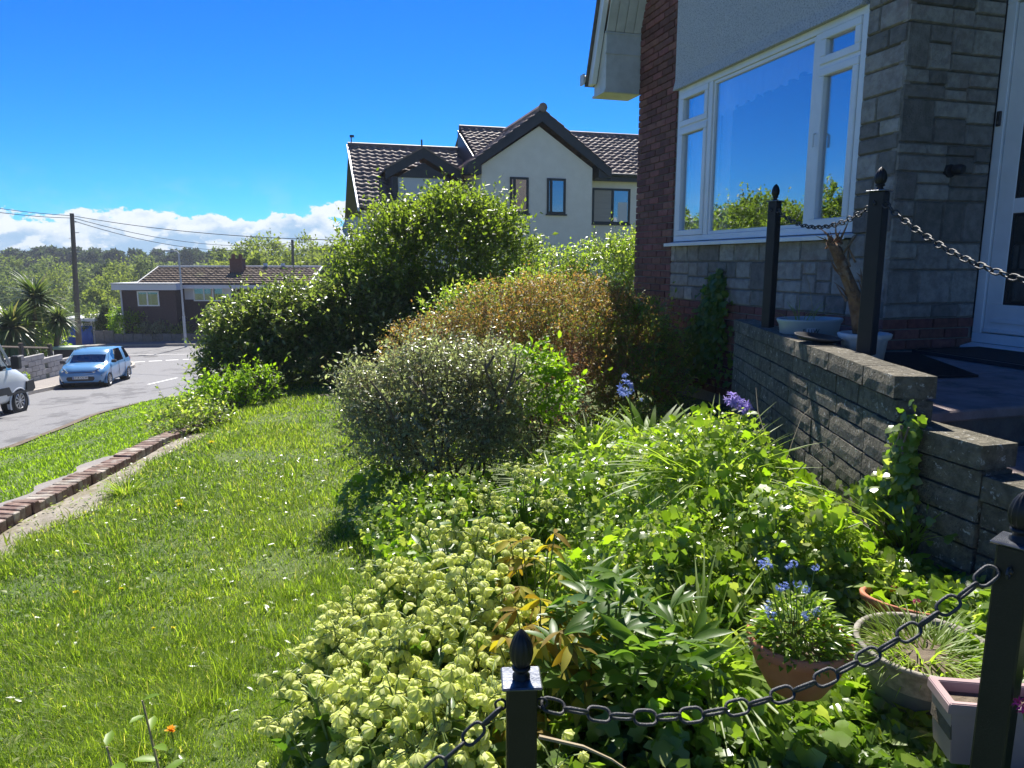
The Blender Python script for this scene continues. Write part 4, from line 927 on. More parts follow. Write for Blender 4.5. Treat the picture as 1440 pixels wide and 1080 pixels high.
def wheel(t, x, y, r, w_, spokes=9, steel=False):
    s = 1 if y > 0 else -1; mb = MB(); cx = lambda a, q: (x+q*math.cos(a), q*math.sin(a)+r)
    def disc(mb, prof, n=28):
        vs = []; fs = []
        for q, yy in prof:
            for k in range(n): a = 2*math.pi*k/n; vs.append((x+q*math.cos(a), y+s*yy, r+q*math.sin(a)))
        for i in range(len(prof)-1):
            for k in range(n): fs.append((i*n+k, i*n+(k+1) % n, (i+1)*n+(k+1) % n, (i+1)*n+k))
        return mb.add(vs, fs)
    disc(mb, [(r*.62, -w_), (r*.95, -w_), (r, -w_*.85), (r, -.03), (r*.96, 0), (r*.70, .012), (r*.66, 0)]); wh = t.part('wheel', mb.mesh('wheel', M['tyre'], smooth=True))
    mb = disc(MB(), [(r*.66, .004), (r*.62, -.01), (r*.58, -.05), (.02, -.06)]); t.part('wheel_well', mb.mesh('wheel_well', M['rim' if steel else 'tyre']), parent=wh)
    mb = MB(); disc(mb, [(r*.68, .002), (r*.62, .010), (r*.60, -.01)]); disc(mb, [(r*.17, .0), (r*.12, .012), (.001, .014)])
    for k in range(spokes):
        a = 2*math.pi*k/spokes; da = .5/spokes*2*math.pi*.42; pts = []
        for q, dd in ((r*.14, da*1.6), (r*.62, da)): pts += [(x+q*math.cos(a-dd), y+s*.004, r+q*math.sin(a-dd)), (x+q*math.cos(a+dd), y+s*.004, r+q*math.sin(a+dd))]
        mb.add([pts[0], pts[1], pts[3], pts[2]], [(0, 1, 2, 3)])
    t.part('rim', mb.mesh('rim', M['rim']), parent=wh)
    return wh
def arch(t, x, y, r, w_, mt):
    s = 1 if y > 0 else -1; mb = MB(); n = 20; vs = []; fs = []
    for k in range(n+1):
        a = R(-20)+math.pi*k/n*(220/180); vs += [(x+q*math.cos(a), y+s*yy, .29+q*math.sin(a)) for q, yy in ((r, -.12), (r, .0), (r+.02, .008), (r+w_, -.02))]
        if k: b_ = 4*(k-1); fs += [(b_+j, b_+j+1, b_+j+5, b_+j+4) for j in range(3)]
    mb.add(vs, fs); t.part('wheel_arch', mb.mesh('wheel_arch', mt, smooth=True))
    mb = MB(); mb.tube([(x, y-s*.3, .31), (x, y-s*.012, .31)], r, 24); t.part('arch_liner', mb.mesh('arch_liner', M['tyre']))
# hatchback : x=0 rear ... 3.6 nose
cy_ = 27.4; cx_ = float(farkerb(cy_))+1.05; cz = G(cx_, cy_)+.04
car = T('parked_car', 'light blue five door hatchback parked facing us by the kerb', 'car', (cx_, cy_, cz), rz=R(-90+9.5-3))
car.o.rotation_euler = (R(0), R(-2.6), R(-90+13.0)); car.o.location.x -= .33; car.o.scale = (1, 1, .93)
o_ = 1.8
st_ = [(-1.80,.34,.60,.60,.66,.80,.66,.88,.60),(-1.72,.28,.66,.62,.74,.98,.70,1.22,.56),(-1.45,.24,.72,.62,.795,.97,.755,1.42,.60),(-1.0,.20,.745,.60,.80,.95,.775,1.475,.63),(-.3,.18,.745,.60,.80,.93,.785,1.485,.64),
       (.25,.18,.745,.60,.80,.92,.78,1.455,.62),(.5,.18,.745,.60,.80,.915,.775,1.38,.61),(1.02,.19,.745,.60,.80,.90,.765,.965,.63),(1.35,.20,.74,.60,.79,.83,.73,.915,.60),(1.62,.22,.70,.58,.75,.72,.68,.82,.54),(1.77,.25,.60,.50,.66,.60,.60,.68,.46),(1.80,.28,.55,.48,.60,.56,.55,.60,.42)]
vehicle(car, st_, [('windscreen', 6.25, 6.95, (9, 10)), ('side_window', 1.4, 3.0, (6, 7)), ('side_window_front', 3.4, 5.9, (6, 7))], M['car_blue'], 6)
def pc_(name, mb, mt, bevel=0, par=None, smooth=False, t=car): return t.part(name, mb.mesh(name, mt, bevel=bevel, smooth=smooth), parent=par)
for x in (1.17, -1.22):
    for y in (.795, -.795): wheel(car, x, y, .29, .17); arch(car, x, y-(.0 if y > 0 else -.0), .33, .035, M['car_blue'])
mb = MB(); mb.prism([(-.42, .30), (-.48, .40), (-.44, .48), (.44, .48), (.48, .40), (.42, .30)], 0, 1.70, 1.815); gr = pc_('lower_grille', mb, M['black_plastic'], .02)
mb = MB(); mb.prism([(-.40, .625), (-.40, .655), (.40, .655), (.40, .625), (0, .60)], 0, 1.72, 1.79); pc_('upper_grille', mb, M['black_plastic'], .006)
mb = MB(); mb.box(1.817, 1.824, -.26, .26, .385, .495); pl = pc_('number_plate', mb, M['plate'])
def text(t, body, size, loc, rot, mt, par=None, ext=.002, name='lettering'):
    c = bpy.data.curves.new(name, 'FONT'); c.body = body; c.size = size; c.align_x = 'CENTER'; c.align_y = 'CENTER'; c.extrude = ext; c.materials.append(mt); c.resolution_u = 3
    tmp = bpy.data.objects.new('tmp_text', c); me_ = bpy.data.meshes.new_from_object(tmp); bpy.data.objects.remove(tmp); o = bpy.data.objects.new(name, me_); COL.objects.link(o); o.parent = par or t.o; o.location = Vector(loc)-(Vector(t.org)+par.location if par else Vector(t.org)); o.rotation_euler = rot; return o
text(car, 'CF18 OLW', .105, (1.827, 0, .44), (math.pi/2, 0, math.pi/2), M['black_plastic'], pl)
for s_ in (-1, 1):
    mb = MB(); mb.add([(1.775, s_*.42, .60), (1.80, s_*.40, .66), (1.66, s_*.56, .78), (1.42, s_*.70, .83), (1.46, s_*.755, .72), (1.66, s_*.70, .62)], [(0, 1, 2, 3, 4, 5)]); me = mb.mesh('headlight', M['lampsilver'])
    hl = car.part('headlight', me); so_ = hl.modifiers.new('thick', 'SOLIDIFY'); so_.thickness = .03; so_.offset = 0
    mb = MB(); mb.tube([(1.70, s_*.60, .70), (1.735, s_*.59, .69)], .045, 10); pc_('lamp_lens', mb, M['headlamp'], 0, hl)
    mb = MB(); mb.prism([(s_*.60, .50), (s_*.70, .52), (s_*.64, .33), (s_*.60, .33)], 0, 1.60, 1.745); pc_('fog_lamp', mb, M['black_plastic'], .01)
    mb = MB(); mb.box(.78, .90, s_*.80, s_*.96, .93, 1.05); mb.box(.80, .84, s_*.76, s_*.81, .93, .97); pc_('mirror', mb, M['black_plastic'], .02)
    for x in (.02, -.85): mb = MB(); mb.box(x-.08, x+.08, s_*.80, s_*.825, .80, .825); pc_('door_handle', mb, M['car_blue'], .006)
    for x in (.98, -.02, -.78): mb = MB(); mb.box(x-.006, x+.006, s_*.797, s_*.806, .30, .90); pc_('door_seam', mb, M['black_plastic'])
    mb = MB(); mb.box(-1.76, -1.55, s_*.70, s_*.745, .80, .95); pc_('tail_lamp', mb, M['tail'], .02)
    mb = MB(); mb.tube([(.96, s_*.72, .98), (.3, s_*.62, 1.43)], .018, 5); pc_('pillar', mb, M['car_blue'])
mb = MB(); mb.box(1.826, 1.829, -.25, -.215, .39, .49); pc_('plate_band', mb, M['blue_door'], par=pl)
mb = MB(); mb.box(.93, 1.01, -.55, .55, .93, .945); pc_('scuttle', mb, M['black_plastic'])
mb = MB(); mb.prism([(-.60, .20), (-.66, .30), (.66, .30), (.60, .20)], 0, 1.62, 1.75); pc_('bumper_lip', mb, M['black_plastic'], .01)
mb = MB(); mb.prism([(-.05, .71), (0, .73), (.05, .71), (0, .69)], 0, 1.70, 1.745); pc_('emblem', mb, M['rim'])
mb = MB(); mb.tube([(1.03, .1, .975), (.9, -.45, 1.03)], .009, 4); pc_('wiper', mb, M['black_plastic'])
mb = MB(); mb.tube([(-1.3, 0, 1.48), (-1.4, 0, 1.60)], .01, 4); pc_('aerial', mb, M['black_plastic'])
for x in (-.1, .55):
    for y in (-.36, .36): mb = MB(); mb.box(x-.08, x+.1, y-.22, y+.22, .5, 1.0); mb.box(x-.06, x+.04, y-.12, y+.12, 1.0, 1.2); pc_('seat', mb, M['tyre'], .04)
# panel van, only its nose is in view; same frame
vx, vy = -15.12, 18.3; vz = G(vx, vy)+.02
van = T('parked_van', 'white panel van with black mirror and plain wheel at the left edge', 'van', (vx, vy, vz), rz=0)
van.o.rotation_euler = (0, R(2.2), R(94))
sv = [(-3.0,.4,.90,.9,.95,1.3,.95,2.55,.82),(-2.8,.36,.95,.9,.99,1.3,.99,2.68,.86),(-1.0,.34,.96,.9,1.0,1.3,1.0,2.72,.88),(.6,.34,.96,.9,1.0,1.3,1.0,2.68,.86),(1.1,.34,.96,.9,1.0,1.28,.98,2.45,.82),(1.75,.34,.96,.9,1.0,1.26,.95,1.42,.80),(2.15,.34,.94,.88,.98,1.12,.92,1.24,.74),(2.45,.36,.88,.8,.93,.95,.84,1.05,.66),(2.56,.4,.8,.7,.85,.8,.76,.84,.56)]
vehicle(van, sv, [('windscreen', 4.2, 4.95, (9, 10)), ('side_window', 3.2, 4.7, (6, 7))], M['van_white'], 5)
for x in (1.85, -1.7):
    for y in (1.0, -1.0): wheel(van, x, y, .345, .22, 10, True); arch(van, x, y, .41, .04, M['van_white'])
for s_ in (-1, 1):
    mb = MB(); mb.prism([(1.35, .55), (2.50, .55), (2.62, .62), (2.56, .88), (2.24, .86), (2.2, .62), (1.5, .62), (1.4, .80), (-2.9, .80), (-2.9, .60), (1.3, .60)], 1, s_*.94, s_*1.012); pc_('side_trim', mb, M['black_plastic'], 0, t=van)
    mb = MB(); mb.box(1.42, 1.60, s_*1.08, s_*1.30, 1.30, 1.68); mb.box(1.45, 1.55, s_*.95, s_*1.09, 1.34, 1.42); pc_('mirror', mb, M['black_plastic'], .03, t=van)
    mb = MB(); mb.tube([(1.74, s_*.92, 1.36), (1.12, s_*.84, 2.4)], .04, 6); pc_('pillar', mb, M['van_white'], t=van)
    mb = MB(); mb.box(2.2, 2.5, s_*.72, s_*.90, .84, 1.06); pc_('headlight', mb, M['lampsilver'], .04, t=van)
mb = MB(); mb.box(2.44, 2.58, -.6, .6, .5, .85); pc_('grille', mb, M['black_plastic'], .02, t=van)
# ------------------------------------------------------------------ plants
def lobes_arr(L): return np.array([l[:3] for l in L], float), np.array([l[3:6] for l in L], float)
def spray_crown(L, ns, nl, slen, lsize, tpl, up=.5, lo=.62, hi=1.05, amp=.13, sc=2.2, seed=0, zmin=None, droop=0, jit=.35, flat=.8, face=None):
    """leaf sprays spread through the lobes' outer volume; returns leaf mesh arrays and the twig segments"""
    r = np.random.default_rng(seed); C, Rr = lobes_arr(L); vol = np.prod(Rr, 1)**(2/3); li = r.choice(len(L), ns, p=vol/vol.sum())
    d = norm(r.normal(size=(ns, 3))+np.array([0, -.25, .35])); rf = lo+(hi-lo)*r.random(ns)**.55
    q = C[li]+Rr[li]*d*(rf*(1+amp*nz(d*1.0+C[li], sc, seed)+amp*.5*nz(C[li]+d*2.1, sc*2.3, seed+5)))[:, None]
    # drop what sits deep inside another lobe
    ins = np.zeros(ns, bool)
    for c, rr in zip(C, Rr): ins |= np.sum(((q-c)/rr)**2, 1) < .42**2
    keep = ~ins
    if zmin is not None: keep &= q[:, 2] > zmin(q[:, 0], q[:, 1])
    q, d = q[keep], d[keep]; n = len(q)
    ax = norm(d*Rr[li[keep]].mean(1)[:, None]*.0+d*.75+np.array([0, 0, up])+r.normal(size=(n, 3))*jit); sl = slen*(.6+.8*r.random(n)); lg = r.random(n) < .07; sl = np.where(lg, sl*2.1, sl); ax = np.where(lg[:, None], norm(ax+d*.6+np.array([0, 0, .4])), ax)
    end = q+ax*sl[:, None]; end[:, 2] -= droop*sl
    t = (np.arange(nl)+.5)/nl; P_ = q[:, None]+(end-q)[:, None]*t[None, :, None]; P_[..., 2] += .0
    rd = norm(r.normal(size=(n, nl, 3))); fw = norm(ax[:, None]*.45+rd*.9); upv = norm(np.array([0, 0, flat])+r.normal(size=(n, nl, 3))*.55+d[:, None]*.35)
    sz = lsize*(.45+1.15*r.random((n, nl))**1.4)
    rn = np.clip(r.random((n, 1))*.6+r.random((n, nl))*.4, 0, 1)*np.ones((n, nl))
    return P_.reshape(-1, 3), fw.reshape(-1, 3), upv.reshape(-1, 3), sz.ravel(), rn.ravel(), q, end
def shrub(name, label, cat, base, L, ns, nl, slen, lsize, mt, tpl=T_SIMPLE, seed=1, twig=.003, stems=7, group=None, wid=.85, mt2=None, split=None, **k):
    t = T(name, label, cat, base, group=group); b = np.array(base)
    L2 = [(l[0]-b[0], l[1]-b[1], l[2]-b[2], *l[3:]) for l in L]
    zm = lambda x, y: gz(x+b[0], y+b[1])-b[2]+.02
    p, f, u, s, rn, q, e = spray_crown(L2, ns, nl, slen, lsize, tpl, seed=seed, zmin=zm, **k)
    if mt2 is not None:
        m_ = split(p+b); a = t.part('foliage', leafmesh('foliage', mt, tpl, p[~m_], f[~m_], u[~m_], s[~m_], s[~m_]*wid, rn[~m_]), kind='stuff'); a.location = (0, 0, 0)
        a = t.part('foliage', leafmesh('foliage', mt2, tpl, p[m_], f[m_], u[m_], s[m_], s[m_]*wid, rn[m_]), kind='stuff'); a.location = (0, 0, 0)
    else: a = t.part('foliage', leafmesh('foliage', mt, tpl, p, f, u, s, s*wid, rn), kind='stuff'); a.location = (0, 0, 0)
    V, F = tubes(q-(e-q)*.3, e, twig, twig*.5); a = t.part('twigs', fast('twigs', V, F, M['twig']), kind='stuff'); a.location = (0, 0, 0)
    r = np.random.default_rng(seed+9); mb = MB()
    for i in range(stems):
        l = L2[i % len(L2)]; tgt = np.array(l[:3])+r.normal(size=3)*np.array(l[3:6])*.3; st0 = np.array([r.normal()*.12, r.normal()*.12, -.05]); mid_ = (st0+tgt)/2+r.normal(size=3)*.08
        mb.tube([tuple(st0), tuple(mid_), tuple(tgt)], [.03*twig/.003, .022*twig/.003, .009*twig/.003], 6)
        for j in range(6):
            c = np.array(mid_)+(tgt-mid_)*r.random(); en = c+norm(r.normal(size=3)+np.array([0, 0, .6]))*np.array(l[3:6])*.8; mb.tube([tuple(c), tuple((c+en)/2+r.normal(size=3)*.03), tuple(en)], [.01*twig/.003, .007*twig/.003, .003*twig/.003], 4)
    a = t.part('branches', mb.mesh('branches', M['bark']), kind='stuff'); a.location = (0, 0, 0)
    return t
def bs(x, y): return (x, y, G(x, y))
shrub('large_shrub', 'tallest rounded green shrub in front of the pale house', 'shrub', bs(-1.2, 13.2),
      [(-1.15,13.2,-.05,1.2,1.1,1.15),(-2.15,13,-.25,.8,.9,.95),(-.35,13.1,-.2,.75,.8,.95),(-1.2,13,-1.1,1.5,1.1,.9),(-.95,13.3,.62,.7,.7,.5),(-2.5,12.8,-1.0,.75,.8,.8),(.1,13.2,-.9,.6,.7,.6),(-1.8,13.1,.45,.5,.5,.35)], 6200, 9, .30, .078, M['bush'], seed=3, up=.55, amp=.17)
shrub('bramble_hedge', 'wide dark leafy shrub mass along the verge at the end of the lawn', 'shrub', bs(-4, 12.4),
      [(-4.45,12.3,-1.42,.85,.85,.62),(-3.75,12.4,-1.25,.85,.85,.70),(-2.7,12.5,-1.15,.95,.85,.72),(-4.8,12.1,-1.85,.5,.6,.45),(-3.4,12.0,-1.8,1.2,.55,.5),(-2.1,12.6,-1.35,.75,.75,.75),(-4.1,12.5,-.95,.38,.4,.3),(-3.3,12.2,-.9,.4,.4,.25)], 7200, 8, .22, .075, M['dark'], tpl=T_SIMPLE, seed=5, up=.4, amp=.2)
shrub('privet_hedge', 'leafy clipped green hedge between the tall shrub and the brick corner', 'hedge', bs(1.6, 15.4),
      [(.9,15.4,-.75,.9,.8,1.0),(1.9,15.4,-.7,.8,.8,1.1),(2.7,15.6,-.65,.8,.8,1.15),(1.4,15.4,-1.2,1.6,.8,.8),(3.4,16,-.6,.8,.8,1.1)], 3600, 8, .22, .07, M['hedge'], seed=7, up=.7)
shrub('bronze_shrub', 'broad low shrub with bronze and orange tipped leaves by the brick house corner', 'shrub', bs(.3, 7.4),
      [(-.65,7.4,-1.0,.65,.6,.42),(-.05,7.3,-.85,.75,.6,.55),(.55,7.3,-.72,.75,.6,.55),(1.05,7.3,-.85,.55,.55,.55),(.4,6.9,-1.2,.9,.5,.45),(1.25,7.1,-1.2,.4,.5,.45)], 9500, 8, .10, .026, M['brown'], seed=11, twig=.0014, up=.5, hi=1.03, amp=.2, sc=3.2, mt2=M['brown2'], split=lambda p: (p[:, 0] > .15) & (p[:, 0] < 1.0) & (p[:, 2] < -.75) & (nz(p, 5, 3) > -.2))
shrub('green_shrub', 'dark green small leaved bush at the right end of the bronze shrub', 'shrub', bs(1.45, 7.3),
      [(1.25,7.15,-.95,.42,.4,.5),(1.3,6.9,-1.3,.42,.4,.4)], 900, 8, .12, .045, M['hedge'], seed=13, twig=.0015)
shrub('grey_shrub', 'twiggy grey leaved shrub in the middle of the bed beside the lawn', 'shrub', bs(-.55, 5.3),
      [(-.78,5.3,-1.08,.40,.38,.33),(-.30,5.35,-1.02,.36,.38,.33),(-.55,5.2,-1.3,.48,.38,.3),(-.98,5.25,-1.3,.24,.3,.28),(-.12,5.3,-1.28,.25,.3,.28),(-1.12,5.3,-1.0,.18,.2,.2),(-.12,5.3,-.86,.2,.2,.15),(-.66,5.3,-.76,.22,.2,.14)], 4300, 8, .16, .031, M['grey'], seed=17, twig=.0013, up=.7, stems=16, wid=.75, lo=.4, hi=1.04, amp=.28, sc=3.2, jit=.5)
bbp = T('bare_branches', 'bare dark forked branches sticking up right of the grey shrub', 'branches', bs(.0, 5.1))
for k_, pp in enumerate([[(712,600,5.1),(700,560,5.1),(683,520,5.0),(682,505,5.0)], [(700,575,5.05),(715,545,5.0),(724,515,5.0),(726,497,5.0)], [(715,545,5.0),(730,530,4.95),(738,522,4.95)], [(683,520,5.0),(695,500,5.0)], [(620,600,4.9),(600,560,4.85),(592,520,4.8)], [(600,560,4.85),(575,530,4.8)], [(560,600,4.9),(540,560,4.85),(520,535,4.8)]]):
    q_ = [tuple(P(*p)) for p in pp]; pu(bbp, 'branch', MB().tube(q_, [.011-.0022*i for i in range(len(q_))], 5), M['bark'])
shrub('lime_shrub', 'bright lime leaved young bush growing behind the grey shrub', 'shrub', bs(.2, 5.6),
      [(.12,5.6,-1.0,.22,.2,.28),(.3,5.7,-1.05,.2,.2,.22)], 260, 8, .12, .05, M['lime'], tpl=T_OVAL, seed=19, twig=.0015)
shrub('verge_bush', 'small bright green bush at the dark hedge foot beside the lawn', 'bush', bs(-4.15, 10.4),
      [(-4.25,10.5,-1.92,.34,.3,.2),(-3.85,10.6,-1.88,.3,.3,.24),(-4.55,10.3,-1.98,.25,.25,.15)], 330, 8, .18, .06, M['lime'], tpl=T_SIMPLE, seed=23, amp=.35, jit=.6)
shrub('periwinkle_bush', 'straggly leafy bush growing over the far end of the brick edging', 'bush', bs(-4.1, 8.7),
      [(-4.15,8.7,-2.02,.26,.32,.16),(-3.9,9.1,-2.02,.22,.25,.13),(-4.35,9.4,-2.0,.25,.3,.15)], 300, 8, .16, .05, M['hedge'], tpl=T_SIMPLE, seed=29, amp=.35, jit=.6)
shrub('climber', 'low scrambling white green climber between the tall shrub and the bronze shrub', 'shrub', bs(-.3, 8.6),
      [(-.5,8.6,-.75,.5,.4,.42),(.3,8.8,-.6,.5,.4,.4)], 900, 7, .16, .05, M['hedge'], seed=31, twig=.0018)
# dark slatted fence seen between the shrubs
sf = T('slat_fence', 'dark slatted timber fence panel in the gap between the two big shrubs', 'fence', (-2.9, 14.2, G(-2.9, 14.2)))
for i in range(14):
    z = -1.0+i*.085-.2; mb = MB(); mb.box(-3.5, -2.2, 14.2, 14.225, z, z+.06); pu(sf, 'slat', mb, M['bark'])
for x in (-3.5, -2.25): mb = MB(); mb.box(x, x+.08, 14.23, 14.3, -2.2, .1); pu(sf, 'post', mb, M['bark'])

# ivy and ground cover over the bed: height field above the soil
def in_bed(x, y):
    a = x*CT+y*ST; b = -x*ST+y*CT
    left = np.interp(y, [1.2, 2, 3, 4, 5, 6, 8], [-.6, -.55, -.45, -.85, -1.3, -1.5, -1.5])
    wall = np.where(b < 5.0, 2.27+.385*(b-2.27), 3.85); wall = np.where(b < 2.27, 2.29, wall)
    return (x > left) & (a < wall-.01) & (y > 1.25)
def mound(x, y):
    h = .16+.0*x
    for cx, cy, rx, ry, hh in [(.45,5.0,.5,.45,.28),(1.0,4.3,.6,.55,.34),(.5,3.9,.6,.5,.38),(1.0,3.3,.55,.5,.46),(1.2,2.75,.38,.4,.38),(.65,2.75,.35,.4,.28),(-.55,4.3,.45,.45,.34),(-.95,5.0,.35,.4,.25),(1.3,5.3,.5,.6,.16),(-.3,4.6,.45,.4,.12),(.8,6.0,.6,.6,.18)]:
        h = np.maximum(h, hh*np.exp(-(((x-cx)/rx)**2+((y-cy)/ry)**2)**1.3*.8)+.06)
    h = h*(1-.85*np.exp(-(((x-.85)/.45)**2+((y-1.5)/.42)**2)**2)); h = h*(1-.92*np.exp(-(((x-1.15)/.40)**2+((y-2.08)/.42)**2)**2))
    a = x*CT+y*ST; b = -x*ST+y*CT; dw = np.where(b < 2.27, 2.29, 2.27+.385*(b-2.27))-a; h = h*np.clip(.12+dw/.55, .12, 1); h = h*(1-.85*np.exp(-(((x-1.2)/.28)**2+((y-1.58)/.22)**2)**2))
    p = np.stack([x, y, 0*x], -1)
    return np.maximum(.012, h+(.05*nz(p, 5, 41)+.03*nz(p, 14, 43))*np.minimum(1, h/.12))
def cover(n, y0, y1, seed, dens=2.0):
    r = np.random.default_rng(seed); u = r.random(n*3); e = 1-dens; Y = (y0**e+(y1**e-y0**e)*u)**(1/e); X = r.uniform(-1.4, 2.2, n*3); k = in_bed(X, Y)
    X, Y = X[k][:n], Y[k][:n]; H = mound(X, Y); return X, Y, gz(X, Y), H, r
def ivy_obj(name, label, n, y0, y1, size, mt, tpl, seed, lay=(.3, 1.0), cond=None, cat='ivy', wid=1.0, tilt=.55):
    X, Y, Zg, H, r = cover(n, y0, y1, seed); m_ = np.ones(len(X), bool) if cond is None else cond(X, Y); X, Y, Zg, H = X[m_], Y[m_], Zg[m_], H[m_]; n = len(X)
    t = lay[0]+(lay[1]-lay[0])*r.random(n)**.6; Z = Zg+H*t
    # the slope of the mound turns the leaves outwards
    e = .03; gx = (mound(X+e, Y)-mound(X-e, Y))/(2*e); gy = (mound(X, Y+e)-mound(X, Y-e))/(2*e)
    up = norm(np.stack([-gx, -gy-.25, np.ones(n)], 1)+r.normal(size=(n, 3))*tilt); fw = norm(np.stack([-gx*.5, -gy*.5-.2, -.25*np.ones(n)], 1)+r.normal(size=(n, 3))*.8)
    s = size*(.45+.9*r.random(n)); m = leafmesh(name, mt, tpl, np.stack([X, Y, Z], 1), fw, up, s, s*wid, np.clip(.5+.3*nz(np.stack([X, Y, 0*X], 1), 3, seed)+.35*(r.random(n)-.5), 0, 1))
    o = bpy.data.objects.new(name, m); COL.objects.link(o); tag(o, label, cat, kind='stuff'); return o
lit_zone = lambda X, Y: np.ones(len(X), bool)
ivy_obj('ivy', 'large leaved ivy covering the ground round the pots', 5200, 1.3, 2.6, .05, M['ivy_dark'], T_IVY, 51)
ivy_obj('ivy', 'fresh green ivy spilling over the mounds of the bed', 15000, 1.9, 5.2, .042, M['ivy'], T_IVY, 52, (.55, 1.08))
ivy_obj('ground_cover', 'dense small leaved ground cover over the bed', 34000, 2.2, 6.6, .026, M['hedge'], T_SIMPLE, 53, (.4, 1.12), wid=.9)
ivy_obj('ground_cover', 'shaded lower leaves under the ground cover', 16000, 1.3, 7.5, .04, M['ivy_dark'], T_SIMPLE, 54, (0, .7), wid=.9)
ivy_obj('ivy', 'scattered broad lime green young leaves over the bed', 1500, 1.8, 5.2, .055, M['lime'], T_IVY, 55, (.8, 1.15))
ivy_obj('ivy', 'large glossy leaves over the ivy in front of the pots', 900, 1.3, 2.4, .06, M['ivy'], T_IVY, 56, (.7, 1.2))
# ivy on walls
def wall_ivy(name, label, pts, n, size, seed, off=.04, house=True, spread=.1, mt='ivy_dark'):
    r = np.random.default_rng(seed); pts = np.array(pts, float); k = r.random(n)*(len(pts)-1); i = np.minimum(k.astype(int), len(pts)-2); t = (k-i)[:, None]
    c = pts[i]*(1-t)+pts[i+1]*t; wdt = c[:, 3:4]; p = c[:, :3].copy(); p[:, 1] += (r.normal(size=n)*wdt[:, 0]*.5); p[:, 2] += r.normal(size=n)*.05; p[:, 0] -= off*r.random(n)+.012
    if not (name == 'ivy' and 'block' in label): pass
    else: p[:, 0] = (2.27+.385*(p[:, 1]-2.27) if True else 0)-off*r.random(n)-.02; p[:, 0] = np.where(p[:, 1] < 2.27, 2.28-off*r.random(n), p[:, 0])
    up = norm(np.array([-1, -.2, .35])+r.normal(size=(n, 3))*.35); fw = norm(np.array([-.3, 0, -1])+r.normal(size=(n, 3))*.6); s = size*(.6+.7*r.random(n))
    T_ = T(name, label, 'ivy', tuple(pts[-1][:3]), house=True); T_.part('leaves', leafmesh('leaves', M[mt], T_IVY, p, fw, up, s, s, r.random(n)), kind='stuff')
    mb = MB()
    for q in range(3):
        y = [(pp[0]-.012 if 'block' not in label else 2.27+.385*(pp[1]-2.27)-.015, pp[1]+r.normal()*.02, pp[2]) for pp in pts]; mb.tube(y, .004, 4)
    T_.part('stem', mb.mesh('stem', M['twig']), kind='stuff')
wall_ivy('ivy', 'dark ivy climbing the brick base of the house beside the bronze shrub', [(3.9,6.1,-.15,.10),(3.9,6.2,-.5,.22),(3.9,6.35,-.8,.5),(3.9,6.5,-1.15,.8)], 1500, .055, 61, .08)
wall_ivy('ivy', 'single trail of ivy hanging down the block wall', [(2.3,2.17,-.63,.04),(2.3,2.19,-.76,.05),(2.3,2.22,-.88,.09),(2.3,2.3,-1.02,.3)], 420, .045, 62, .05, mt='ivy')
# hellebores
def bell_mesh(v):
    r = np.random.default_rng(v+900); V = []; F = []; rnd = []; op = r.uniform(.9, 1.15)
    rows = [(0, .03, .06), (.28, .30, .40), (.62, .52, .56), (.92, .60*op, .50), (1.18, .66*op, .16)]     # along the sepal: depth, radius, half width
    for k in range(5):
        a = 2*math.pi*k/5+r.normal()*.08; cup = r.uniform(.85, 1.1); n0 = len(V); tone = r.uniform(0, 1)
        for (t, rr, hw) in rows:
            for q in (-1, -.5, 0, .5, 1):
                x_ = rr+.10*(1-abs(q))*(k % 2+.4)-.16*q*q*min(1, t*2)*.6; y_ = hw*q*1.15; z_ = -t*cup*.78+.05*q*q
                V.append((x_*math.cos(a)-y_*math.sin(a), x_*math.sin(a)+y_*math.cos(a), z_)); rnd.append(min(1, max(0, tone*.6+.2*r.random()+(.25 if q == 0 else 0))))
        for i in range(4):
            for j in range(4): b = n0+i*5+j; F.append((b, b+1, b+6, b+5))
    return np.array(V), np.array(F), np.array(rnd)
bell_vars = []
for v in range(8):
    V, F, rn_ = bell_mesh(v); bell_vars.append(fast('flower', V*.0155, F, M['hell_fl'], rnd=rn_, smooth=True))
